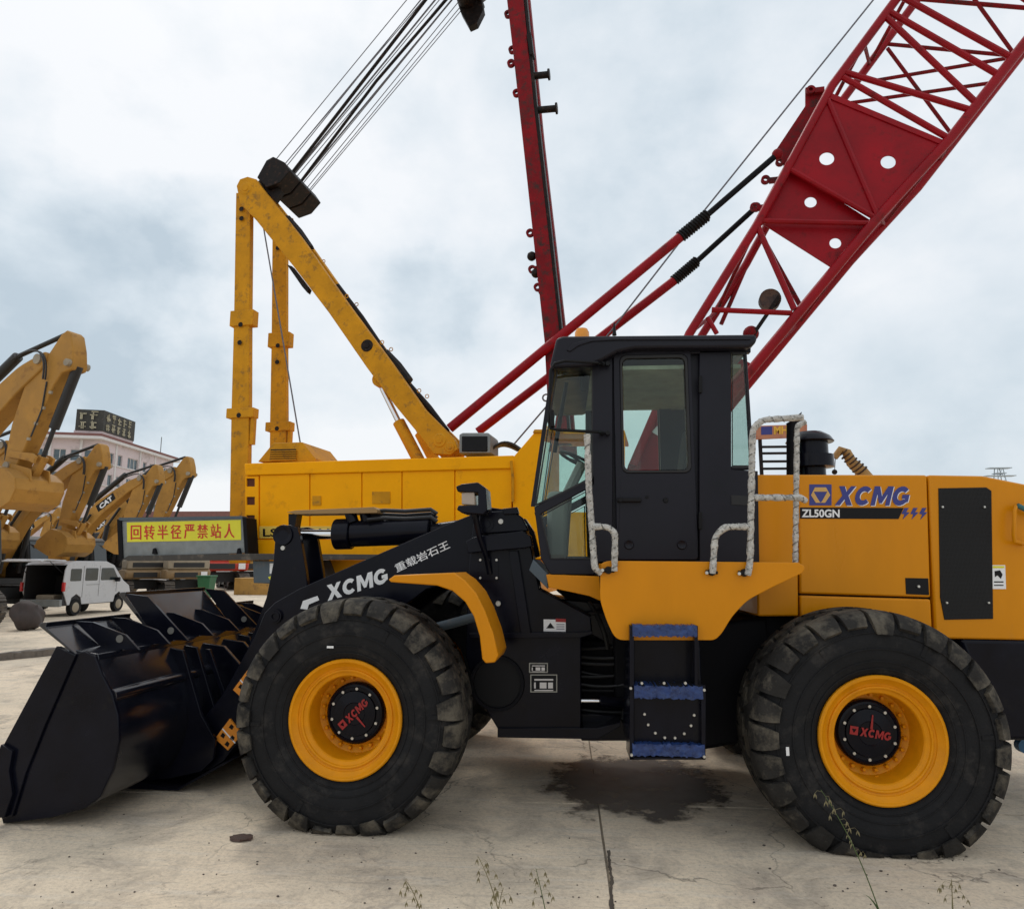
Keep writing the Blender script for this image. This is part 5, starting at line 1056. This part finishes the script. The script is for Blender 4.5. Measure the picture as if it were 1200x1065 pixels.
    bk = MB().prism(prof+inner[::-1], -.60, .60).build('bucket', EXY, r, bev=.01)
    sidep = q([(-.30, -2.75), (.30, -2.80), (.62, -2.95), (.72, -3.20), (.62, -3.52), (.30, -3.74), (-.20, -3.78), (-.95, -3.58), (-.9, -3.3)])
    for y in (-.63, .60): MB().prism(sidep, y, y+.03).build('bucket_side', EXY, bk, bev=.008)
    for y in (-.26, .22): MB().prism(q([(-.42, -2.62), (.55, -2.70), (.66, -2.98), (-.30, -2.98)]), y, y+.04).build('bucket_ear', EXY, bk)
    for k in range(5): y = -.54+k*.27; MB().prism(q([(-.92, -3.5), (-1.02, -3.62), (-1.30, -3.48), (-1.02, -3.48)]), y-.05, y+.05).build('tooth', EXD, bk)
    Mt = Matrix.Translation((J[0], 0, J[1])) @ Matrix.Rotation(R(9), 4, 'Y') @ Matrix.Translation((-J[0], 0, -J[1]))
    for o_ in (sk, bk): o_.matrix_basis = Mt @ Matrix.Translation(o_.location)
    # maker's mark on the boom
    pb = MB().add([(J[0]+a, -.249, J[1]+b*fz) for a, b in ((-2.35, -1.62), (-1.35, -.97), (-1.55, -.67), (-2.55, -1.32))], [(0, 1, 2, 3)]).build('boom_badge', BLACKP, bm_)
    o3 = lambda a, b: Vector((J[0]+a, -.252, J[1]+b*fz))
    text_on('boom_badge_lettering', 'CAT', o3(-2.22, -1.50), o3(-1.50, -1.03), o3(-2.36, -1.27), WHITE, bm_, bold=.05)
    return r
proto = make_excavator((4.6, 6.7)); proto2 = make_excavator()
def copy_tree(o, parent=None):
    c = o.copy(); sc.collection.objects.link(c); c.parent = parent
    for ch in [x for x in bpy.data.objects if x.parent == o]: copy_tree(ch, c)
    return c
HEAD = R(-16)
def place_ex(o, px, py, scale, rz, label):
    """joint of boom and stick seen at (px, py); it stands 5.9*scale above the ground"""
    jx_, jz_ = (4.6, 6.7) if o is proto else (4.9, 5.9); p = athigh(px, py, jz_*scale); v = Matrix.Rotation(rz, 3, 'Z') @ Vector((jx_*scale, 0, 0))
    o.location = (p.x-v.x, p.y-v.y, 0); o.rotation_euler.z = rz; o.scale = (scale,)*3; o['label'] = label
exs = [(60, 604, .9, R(-10), 'small far excavator between the nearest bucket and the van roof'), (148, 598, .9, R(-8), 'small far excavator partly hidden by the left end of the warning board'),
       (56, 424, 1., HEAD, 'largest and nearest excavator, its stick and bucket at the left edge of the frame'),
       (10, 523, .92, R(-14), 'excavator whose bucket shows low at the left edge, directly below the nearest bucket'),
       (100, 541, .88, R(-15), 'excavator whose bucket hangs right above the white van'),
       (168, 561, .95, R(-12), 'excavator with its long boom crossing in front of the pink building'),
       (204, 552, 1.12, R(-12), 'farthest excavator, its stick dropping behind the yellow warning banner')]
exs = exs[2:] + exs[:2]
for i, (px, py, s_, rz, lab) in enumerate(exs):
    o = proto if i == 0 else proto2 if i == 1 else copy_tree(proto2); place_ex(o, px, py, s_, rz, lab)
# small machines seen from behind under the warning board
def make_mini(body):
    r = local_thing('mini_excavator', 'x', 'mini excavator', 'small excavators seen end-on under the warning board')
    for y0, y1 in ((-1.20, -.70), (.70, 1.20)): crawler(r, 0, y0, y1, 1.1, .42, TRK, EXD, 26)
    MB().box(-.5, .5, -.7, .7, .4, .9).build('car_body', EXD, r)
    MB().prism([(-1.35, 1.1), (-1.2, .95), (.9, .95), (.9, 1.3), (-.2, 1.5), (-1.2, 1.5), (-1.4, 1.35)], -1.15, 1.15).build('counterweight', body, r, bev=.08)
    MB().box(-1.3, -.2, -1.1, 1.1, 1.5, 2.0).build('engine_cover', PALE, r, bev=.06)
    g_ = MB().box(-1.42, -1.395, -.45, .75, 1.05, 1.32).build('rear_grille', EXD, r); MB().box(-1.425, -1.40, -.95, -.62, 1.05, 1.36).build('rear_plate', WHITE, r); MB().box(-1.33, -1.29, -.8, .8, 1.6, 1.85).build('rear_grille', EXD, r)
    MB().box(.1, .85, -1.1, -.1, 1.3, 2.6).build('operator_cab', EXD, r, bev=.04)
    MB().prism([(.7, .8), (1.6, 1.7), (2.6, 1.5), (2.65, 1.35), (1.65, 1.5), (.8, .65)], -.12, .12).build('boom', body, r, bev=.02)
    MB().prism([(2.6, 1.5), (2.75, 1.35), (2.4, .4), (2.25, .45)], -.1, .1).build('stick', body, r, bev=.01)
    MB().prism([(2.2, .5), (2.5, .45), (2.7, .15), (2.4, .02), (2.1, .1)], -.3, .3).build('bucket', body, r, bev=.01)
    return r
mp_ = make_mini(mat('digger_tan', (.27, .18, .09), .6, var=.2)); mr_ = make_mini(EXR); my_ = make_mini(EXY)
spots = [(mp_, 164, 698, 'small tan excavator right behind the white van, leftmost under the warning board', None), (mp_, 212, 698, 'small tan excavator with white rear plate under the middle of the warning board', 1),
         (mr_, 254, 691, 'small excavator with bright red engine cover, behind the green bin', None), (my_, 287, 689, 'small yellow excavator under the right end of the warning board', None)]
for (o, px, py, lab, cp) in spots:
    if cp: o = copy_tree(o)
    p = gnd(px, py); o.location = (p.x, p.y, 0); v = (p-CAM); o.rotation_euler.z = math.atan2(v.y, v.x) + R(14); o.scale = (1.25 if o in (mr_, my_) else .92,)*3; o['label'] = lab
# ================================================================== VAN
van = local_thing('van', 'white minivan with its tailgate raised, parked by the excavators', 'van')
prof = [(0, .38), (.02, .95), (.10, 1.55), (.22, 1.80), (.6, 1.87), (2.2, 1.86), (2.65, 1.72), (3.25, 1.15), (3.62, .95), (3.72, .7), (3.72, .38)]
n = len(prof)
for s in (-1, 1): MB().prism([(.35, .38), (.06, .95), (.12, 1.55), (.24, 1.80), (.6, 1.87), (2.2, 1.86), (2.65, 1.72), (3.25, 1.15), (3.62, .95), (3.72, .7), (3.72, .38), (3.35, .38), (3.28, .62), (3.05, .74), (2.82, .62), (2.75, .38), (1.05, .38), (.98, .62), (.75, .74), (.52, .62), (.45, .38)], s*.75, s*.71).build('body_side', VANW, van, bev=.008)
MB().prism([(.10, 1.72), (.24, 1.80), (.6, 1.87), (2.2, 1.86), (2.65, 1.72), (2.6, 1.69), (2.2, 1.80), (.3, 1.78)], -.735, .735).build('roof', VANW, van, bev=.01)
MB().prism([(3.25, 1.15), (3.62, .95), (3.72, .7), (3.72, .38), (3.4, .38), (3.2, 1.1)], -.73, .73).build('nose', VANW, van, bev=.02)
MB().prism([(2.62, 1.70), (3.24, 1.17), (3.22, 1.14), (2.59, 1.67)], -.70, .70).build('windscreen', GLD, van)
MB().box(.08, 3.4, -.71, .71, .36, .46).build('floor', VANI, van); MB().box(.14, 2.2, .69, .705, .46, 1.76).build('interior_lining', VANI, van); MB().box(.14, 2.2, -.705, -.69, .46, 1.1).build('interior_lining', VANI, van); MB().box(.0, .14, -.72, .72, .34, .58).build('rear_bumper', GREY, van, bev=.02)
MB().box(1.5, 1.6, -.68, .68, .46, 1.35).build('bench_seat', VANI, van, bev=.04); MB().box(2.3, 2.4, -.68, .68, .46, 1.45).build('bench_seat', VANI, van, bev=.04)
MB().box(.3, .8, -.25, .4, .46, .72).build('luggage', PALE, van, bev=.04)
for a, b, c_, d_ in ((.38, .92, 1.18, 1.60), (1.12, 1.78, 1.18, 1.62), (1.95, 2.62, 1.18, 1.62)):
    pts = [(a, c_), (b+(.35 if a > 1.9 else 0), c_), (b, d_), (a, d_)]
    for s in (-1, 1): MB().prism(roundpoly(pts, .05), s*.756, s*.745).build('side_window', GLD, van)
for x in (1.02, 1.87, 2.85): MB().box(x, x+.012, -.754, -.75, .62 if x < 2.8 else .75, 1.7 if x < 2.8 else 1.2).build('door_seam', VANI, van)
MB().box(1.2, 1.9, -.755, -.75, 1.03, 1.05).build('door_rail', GREY, van)
for s in (-1, 1):
    MB().box(.03, .12, s*.76-.05, s*.76+.03, .85, 1.15).build('taillight', REDL, van, bev=.01)
    MB().obox((2.75, s*.86, 1.2), .12, .16, .16).build('wing_mirror', BLACKP, van, bev=.02)
    for x in (.75, 3.05):
        wh = MB().lathe([(.16, -.0), (.27, -.01), (.29, .05), (.29, .14), (.26, .16), (0, .16)], (x, s*.76, .29), axis=(0, -s, 0), n=24).build('wheel', RUB, van)
        MB().lathe([(0, .02), (.12, .02), (.17, .0), (.16, -.03), (0, -.03)], (x, s*.765, .29), axis=(0, s, 0), n=20).build('hubcap', PALE, wh)
MB().prism([(.22, 1.84), (.15, 1.90), (-.75, 1.93), (-.98, 1.86), (-.95, 1.83), (-.7, 1.88), (.1, 1.84)], -.70, .70).build('tailgate', VANW, van, bev=.01)
for s in (-1, 1): MB().tube([(.12, s*.66, 1.45), (-.5, s*.64, 1.85)], .012).build('gas_strut', BLACKP, van)
vp = gnd(80, 722); v = vp-CAM; van.location = (vp.x+.1, vp.y, 0); van.rotation_euler.z = math.atan2(v.y, v.x)-R(37)
# the van's near rear corner stands at the reference point
M_ = Matrix.Rotation(van.rotation_euler.z, 3, 'Z'); van.scale = (.94,)*3; van.location -= M_ @ Vector((.5, -.75, 0))
# ================================================================== BUILDINGS
of = thing('office_building', dep(110, 655, 92).to_tuple(), 'pink office block with a dark rooftop sign behind the excavators', 'building')
zt = 17.5
a0 = dep(112, 600, 92); a1 = dep(199, 600, 112); al = dep(20, 600, 90)
dr = Vector((a1.x-a0.x, a1.y-a0.y, 0)); LR = dr.length; dr.normalize(); dl = Vector((al.x-a0.x, al.y-a0.y, 0)); LL = dl.length; dl.normalize()
def facade(origin, d, length, cols, name):
    """wall built of piers and bands so that every window sits in a real opening"""
    nrm = Vector((d.y, -d.x, 0)); 
    if nrm.dot(CAM-origin) < 0: nrm = -nrm
    M = Matrix(((d.x, nrm.x, 0, origin.x), (d.y, nrm.y, 0, origin.y), (0, 0, 1, 0), (0, 0, 0, 1)))
    fl = 2.92; z0 = 2.12
    wall = MB(M)
    rows = []
    z = z0; prevz = 0.
    while z+fl < zt: rows.append((z+.9, z+2.4)); z += fl
    for (s, e_) in rows: wall.box(0, length, -.4, 0, prevz, s); prevz = e_
    wall.box(0, length, -.4, 0, prevz, zt)
    xs_ = [0] + [v_ for c_ in cols for v_ in c_] + [length]
    for (s, e_) in rows:
        for k in range(0, len(xs_), 2): wall.box(xs_[k], xs_[k+1], -.4, 0, s, e_)
    wl = wall.build(name, PINK, of)
    for (s, e_) in rows:
        for (u0, u1) in cols:
            w_ = MB(M).box(u0, u1, -.22, -.18, s, e_).build('window', WINB, of)
            fr_ = MB(M).box(u0, u1, -.18, -.13, s, s+.08).box(u0, u1, -.18, -.13, e_-.08, e_); k = max(1, round((u1-u0)/.9))
            for j in range(k+1): x = u0+(u1-u0)*j/k; fr_.box(max(u0, x-.04), min(u1, x+.04), -.18, -.13, s+.08, e_-.08)
            fr_.build('window_frame', TRIM, w_)
        MB(M).box(-.02, length, 0, .12, s-.16, s-.04).build('sill_band', TRIM, of)
    k = 0
    for c_ in cols[:-1:2]: MB(M).box(c_[1]+.25, c_[1]+.55, 0, .10, 0, zt).build('pilaster', TRIM, of)
    return M
sc_ = LR/81.
Mr = facade(Vector((a0.x, a0.y, 0)), dr, LR, [(LR*a_, LR*b_) for a_, b_ in ((.10, .155), (.205, .26), (.33, .47), (.54, .59), (.635, .685), (.74, .79), (.85, .94))], 'wall')
Ml = facade(Vector((a0.x, a0.y, 0)), dl, LL, [(LL*a_, LL*b_) for a_, b_ in ((.03, .22), (.27, .40), (.46, .62), (.68, .84))], 'wall')
c4 = [Vector((a0.x, a0.y, 0)), Vector((a1.x, a1.y, 0)), Vector((a1.x, a1.y, 0))+dl*LL, Vector((al.x, al.y, 0))]
def slab(name, pts, z0, z1, m_, grow=0.):
    c_ = sum(pts, Vector())/len(pts); P_ = [p+(p-c_).normalized()*grow for p in pts]; k = len(P_)
    return MB().add([(p.x, p.y, z) for z in (z0, z1) for p in P_], [tuple(range(k)), tuple(range(k, 2*k))]+[(i, (i+1) % k, k+(i+1) % k, k+i) for i in range(k)]).build(name, m_, of)
slab('eaves', c4, zt, zt+.35, TRIM, 1.3); slab('roof', c4, zt+.35, zt+.75, ROOFR, .9)
ins = [p.lerp(sum(c4, Vector())/4, .3) for p in c4]; ins = [c4[0].lerp(c4[3], .30)+dr*.6, c4[0]+dr*.6+dl*.4, c4[0]+dr*LR*.40+dl*.4, c4[0]+dr*LR*.40+dl*LL*.30]
slab('attic', [c4[0]+dr*.6+dl*.4, c4[0]+dr*LR*.42+dl*.4, c4[0]+dr*LR*.42+dl*LL*.42, c4[0]+dr*.6+dl*LL*.42], zt+.75, zt+1.3, PINK)
sgn = slab('rooftop_sign', [c4[0]+dr*.5+dl*.3, c4[0]+dr*LR*.42+dl*.3, c4[0]+dr*LR*.42+dl*LL*.40, c4[0]+dr*.5+dl*LL*.40], zt+1.3, zt+4.1, mat('sign_dark', (.04, .038, .032), .7, col2=(.10, .09, .07), amount=.4))
rr = random.Random(9); CRM = mat('sign_cream', (.42, .38, .26), .7)
for (M, ln, s0) in ((Mr, LR*.41, .7), (Ml, LL*.40, .5)):
    for row in (0, 1):
        x = s0+.3
        while x < ln-1.1:
            mb = MB(M); zb = zt+1.5+row*1.25
            if row == 0 and rr.random() < .25 and M is Mr: x += 1.3; continue
            for _ in range(3): u0 = x+rr.uniform(0, .15); zz = zb+rr.uniform(.05, 1.0); mb.box(u0, u0+rr.uniform(.6, .85), -.26, -.20, zz, zz+.12)
            for _ in range(2): u0 = x+rr.uniform(.15, .7); mb.box(u0, u0+.12, -.26, -.20, zb, zb+rr.uniform(.7, 1.1))
            if M is Mr: pass
            mb.build('sign_stroke', CRM, sgn); x += 1.35
# move strokes flush in front of the sign faces
for o in list(bpy.data.objects):
    if o.name.startswith('sign_stroke'):
        pass
MB().cyl(c4[1].lerp(c4[0], .22)+Vector((0, 0, zt+.7)), c4[1].lerp(c4[0], .22)+Vector((0, 0, zt+3.2)), .06).build('roof_antenna', GREY, of)
sh0 = dep(120, 640, 66); sh = thing('shed', (sh0.x+8, sh0.y+4, 0), 'long low shed with a reddish roof line, far behind the warning board', 'shed')
zs_ = dep(200, 603, 70).z
MB().box(sh0.x, sh0.x+17, sh0.y, sh0.y+12, 0, zs_-.5).build('wall', TRIM, sh); MB().box(sh0.x-.5, sh0.x+17.5, sh0.y-.5, sh0.y+12.5, zs_-.5, zs_).build('roof', ROOFR, sh)
mb = MB()
for k in range(6): MB().box(sh0.x+1+k*2.7, sh0.x+2.2+k*2.7, sh0.y-.03, sh0.y, 1.2, 2.6).build('window', WINB, sh)
# far lattice tower with platforms, to the right
tw0 = dep(1181, 655, 170); tz = dep(1181, 546, 170).z; tw = thing('lattice_tower', (tw0.x, tw0.y, 0), 'pale distant lattice tower with platforms at the right, above the loader hood', 'tower')
TWM = mat('tower_pale', (.42, .47, .50), .8)
for sx_ in (-1, 1):
    for sy_ in (-1, 1): MB().tube([(tw0.x+sx_*3, tw0.y+sy_*3, 0), (tw0.x+sx_*.6, tw0.y+sy_*.6, tz)], .12, 5).build('tower_leg', TWM, tw)
for k in range(9):
    z0 = tz*k/9; z1 = tz*(k+1)/9; w0 = 3-2.4*k/9; w1 = 3-2.4*(k+1)/9
    MB().tube([(tw0.x-w0, tw0.y-w0, z0), (tw0.x+w1, tw0.y-w1, z1)], .07, 4).build('brace', TWM, tw); MB().tube([(tw0.x+w0, tw0.y-w0, z0), (tw0.x-w1, tw0.y-w1, z1)], .07, 4).build('brace', TWM, tw)
for z_, w_ in ((tz, 2.6), (tz-1.3, 1.2), (tz-1.9, 3.4)): MB().box(tw0.x-w_, tw0.x+w_, tw0.y-1, tw0.y+1, z_-.18, z_).build('platform', TWM, tw)
# striped wrapped arm sticking up behind the hood
ya = 7.5; wa = thing('wrapped_arm', (at(1050, 600, ya).x, ya, 0), 'brown striped rope-wrapped arm poking up behind the loader hood', 'machine arm')
ARM = mat('arm_wrap_ochre', (.36, .20, .06), .7, var=.2); ARS = mat('arm_stripe_dark', (.04, .02, .012), .8)
A_, B_, C_ = at(985, 527, ya), at(1010, 553, ya), at(1050, 600, ya)
body = MB().tube([at(978, 536, ya), A_, at(992, 530, ya), at(998, 542, ya), B_, C_], .085, 10, rf=lambda t: .06+.07*t).build('arm', ARM, wa)
for k in range(7):
    p = A_.lerp(B_, .12+k*.14); d = (B_-A_).normalized(); MB().cyl(p-d*.012, p+d*.012, .075+.045*(.1+k*.14)+.018, n=10).build('wrap_band', ARS, wa)
MB().box(C_.x-.2, C_.x+.2, ya-.2, ya+.2, 0, C_.z+.1).build('post', ARM, wa)
MB().tube([at(979, 536, ya), at(978, 552, ya)], .008, 4).build('rope', ROPE, wa); MB().sphere(at(978, 553, ya), .05).build('rope_weight', GREASE, wa)
# rack with a printed header behind the handrail
yk = 3.4; rk = thing('sign_rack', (at(915, 600, yk).x, yk, 0), 'ladder-like rack with an orange printed header, seen behind the wrapped handrail', 'rack')
for x in (890, 943): a = at(x, 505, yk); MB().box(a.x-.02, a.x+.02, yk-.02, yk+.02, 0, a.z).build('post', GREASE, rk)
for y_ in (523.5, 531, 540.5, 549, 560, 575): a = at(890, y_, yk); b = at(943, y_, yk); MB().box(a.x+.02, b.x-.02, yk-.015, yk+.015, a.z-.018, a.z+.012).build('rung', GREASE, rk)
hd = MB().pp([(884, 499), (946, 497), (946, 512), (886, 515)], yk-.05, yk-.022).build('header_board', mat('header_orange', (.50, .20, .10), .55, col2=(.35, .10, .07), amount=.45), rk, bev=.004)
MB().pp([(892, 500), (905, 499.5), (905, 509), (892, 509.5)], yk-.053, yk-.05).build('header_emblem', BLUE, hd)
text_on('header_lettering', 'MH', *px3((907, 509), (923, 508.5), (907, 499.5), yk-.054), mat('header_gold', (.75, .42, .03), .5), hd, bold=.04)

# ================================================================== SMALL THINGS IN THE YARD
p = gnd(241, 702); bn_ = thing('wheelie_bin', (p.x, p.y, 0), 'green wheelie bin standing in front of the small excavators', 'bin')
s_ = 1.15
MB().add([(p.x+x*s_, p.y+y*s_, z*s_) for x, y, z in ((-.2, -.22, .06), (.2, -.22, .06), (.2, .22, .06), (-.2, .22, .06), (-.27, -.3, .9), (.27, -.3, .9), (.27, .3, .9), (-.27, .3, .9))], [(0, 1, 2, 3), (4, 5, 6, 7), (0, 1, 5, 4), (1, 2, 6, 5), (2, 3, 7, 6), (3, 0, 4, 7)]).build('body', GREEN, bn_, bev=.02)
MB().box(p.x-.3*s_, p.x+.3*s_, p.y-.34*s_, p.y+.33*s_, .9*s_, .97*s_).build('lid', GREEN, bn_, bev=.02)
for sx_ in (-1, 1): MB().cyl((p.x+sx_*.24*s_, p.y+.2*s_, .08*s_), (p.x+sx_*.19*s_, p.y+.2*s_, .08*s_), .08*s_, n=14).build('wheel', BLACKP, bn_)
# dark round bundle by the nearest tracks
p = gnd(30, 738); mb = MB(); rr = random.Random(5); mb.sphere((p.x, p.y, .36), .36, 28, 18)
from mathutils import noise as mnoise
for v in mb.v:
    d = (v-Vector((p.x, p.y, .36))); v += d*(mnoise.noise(d*3.2)*.35+mnoise.noise(d*9)*.08); v.z = max(v.z, 0.0)
tag(mb.build('bundle', mat('bundle_brown', (.045, .032, .028), .75, var=.3, vs=6, bump=.3)), 'dark brown rounded bundle on the ground left of the bucket', 'bundle')
# ochre steel slab and rusty heap behind the bucket
p = gnd(299, 697); sb_ = MB().box(p.x-1.2, p.x+1.3, p.y, p.y+1.5, 0, .9).build('steel_slab', mat('slab_ochre', (.40, .22, .05), .6, var=.2, vs=2, col2=(.2, .11, .04), amount=.4), bev=.03)
tag(sb_, 'ochre steel block on the ground behind the bucket, right of the green bin', 'steel block')
p = gnd(285, 741); rr = random.Random(2)
hp_ = thing('scrap_heap', (p.x+.6, p.y, 0), 'low heap of rusty brown steel scrap between the bucket and the loader arm', 'scrap heap')
for k in range(22):
    c_ = Vector((p.x+rr.uniform(-.2, 1.6), p.y+rr.uniform(-.5, .5), .08+rr.uniform(0, .22)))
    MB().obox(c_, rr.uniform(.3, .9), rr.uniform(.08, .2), rr.uniform(.03, .07), Matrix.Rotation(rr.uniform(-.5, .5), 3, 'Y') @ Matrix.Rotation(rr.uniform(-.8, .8), 3, 'Z')).build('scrap_bar', RUST, hp_)
# flattened rusty disc and pebbles
p = gnd(283, 983); mb = MB(); rr = random.Random(3); n = 22
mb.add([(p.x+math.cos(2*math.pi*k/n)*.075*rr.uniform(.8, 1.1), p.y+math.sin(2*math.pi*k/n)*.05*rr.uniform(.8, 1.1), z) for z in (.003, .016) for k in range(n)] + [(p.x, p.y, .022)], [(k, (k+1) % n, n+(k+1) % n, n+k) for k in range(n)] + [(n+k, n+(k+1) % n, 2*n) for k in range(n)])
tag(mb.build('rusty_lid', mat('lid_rust', (.07, .04, .03), .8, var=.3, vs=30, bump=.4, bs=60)), 'flattened rusty brown disc lying on the concrete in front of the front wheel', 'disc')
mb = MB(); rr = random.Random(8)
for k in range(190):
    q = gnd(rr.uniform(-40, 1240), rr.triangular(880, 1100, 1060)); s_ = rr.uniform(.002, .007) if rr.random() < .97 else rr.uniform(.006, .010)
    if 300 < (q.x*0+0) : continue
    mb.sphere((q.x, q.y, s_*.4), s_, 6, 4, (rr.uniform(.8, 1.4), rr.uniform(.7, 1.2), .6))
o = mb.build('grit', mat('grit_brown', (.10, .08, .065), .9, var=.4, vs=20), kind='stuff'); o['label'] = 'loose grit scattered over the concrete'
# wild oat stems growing at the camera's feet
def oat(root, topp, bend, nsp, seed, dry, label, leafs=1):
    rr = random.Random(seed); g0 = gnd(*root); d0 = (g0-CAM).dot(fw); t1 = dep(topp[0], topp[1], d0); mid = (g0+t1)/2 + Vector((bend, 0, .06)); path = curve(g0, mid, t1, 16)
    th = thing('wild_oat', g0.to_tuple(), label, 'grass stem', 'wild oat stems in the foreground')
    MB().tube(path, .0016, 5, rf=lambda t: .0032-.0018*t).build('stem', LEAFG if not dry else STRAW, th)
    mb = MB(); st_ = MB()
    for k in range(nsp):
        t = .42+.58*(k+.5)/nsp; i = min(int(t*16), 15); p0 = path[i].lerp(path[i+1], t*16-i); a = rr.uniform(0, 6.28); ln = rr.uniform(.02, .06)*(1.3-t*.7)
        p1 = p0 + Vector((math.cos(a)*ln, math.sin(a)*ln*.7, ln*.25)); p2 = p1+Vector((math.cos(a)*.012, 0, -.012)); st_.tube([p0, p1, p2], .0008, 3)
        for s in (-1, 1):
            L_ = rr.uniform(.024, .034); w_ = .0038; x = s*.003; dn = Vector((s*.25+rr.uniform(-.1, .1), rr.uniform(-.2, .2), -1)).normalized()
            c_ = p2; m_ = c_+dn*L_*.4; e_ = c_+dn*L_; sd = Vector((1, 0, .2))
            mb.add([c_, m_+sd*w_, e_, m_-sd*w_, m_+Vector((0, -w_, 0)), m_+Vector((0, w_, 0))], [(0, 1, 4), (1, 2, 4), (2, 3, 4), (3, 0, 4), (0, 5, 1), (1, 5, 2), (2, 5, 3), (3, 5, 0)])
    a_ = mb.build('spikelets', STRAW, th); a_['kind'] = 'stuff'; b_ = st_.build('pedicels', STRAW, th); b_['kind'] = 'stuff'
    for j in range(leafs):
        a = rr.uniform(-1, 1); p0 = path[1+j]; e_ = p0 + Vector((a*.08, rr.uniform(-.03, .03), .07+rr.random()*.05)); m_ = (p0+e_)/2+Vector((0, 0, .03)); P_ = curve(p0, m_, e_, 6); V = []; F = []
        for i, q in enumerate(P_): w_ = .006*(1-i/6)+.0004; V += [q+Vector((-w_, 0, 0)), q+Vector((w_, w_, 0))]
        for i in range(6): F.append((2*i, 2*i+1, 2*i+3, 2*i+2))
        MB().add(V, F).build('leaf', LEAFG, th)
oat((1034, 1078), (962, 925), .03, 14, 1, False, 'tall wild oat stem with drooping green-gold seeds in front of the rear wheel')
oat((1118, 1085), (1115, 1030), .0, 9, 2, True, 'short dry grass stem at the bottom edge, rightmost of all')
oat((500, 1100), (476, 1032), .01, 10, 3, True, 'leftmost dry grass stem at the bottom edge, leaning left')
oat((592, 1100), (560, 1003), .01, 12, 4, True, 'dry grass stem left of the pair at the bottom centre, leaning left')
oat((580, 1095), (590, 1040), .0, 8, 6, True, 'short dry grass stem between the taller two at the bottom centre')
oat((645, 1095), (628, 1017), -.01, 10, 5, False, 'greenish grass stem right of the pair at the bottom centre')
# unused prototypes do not stay in the scene
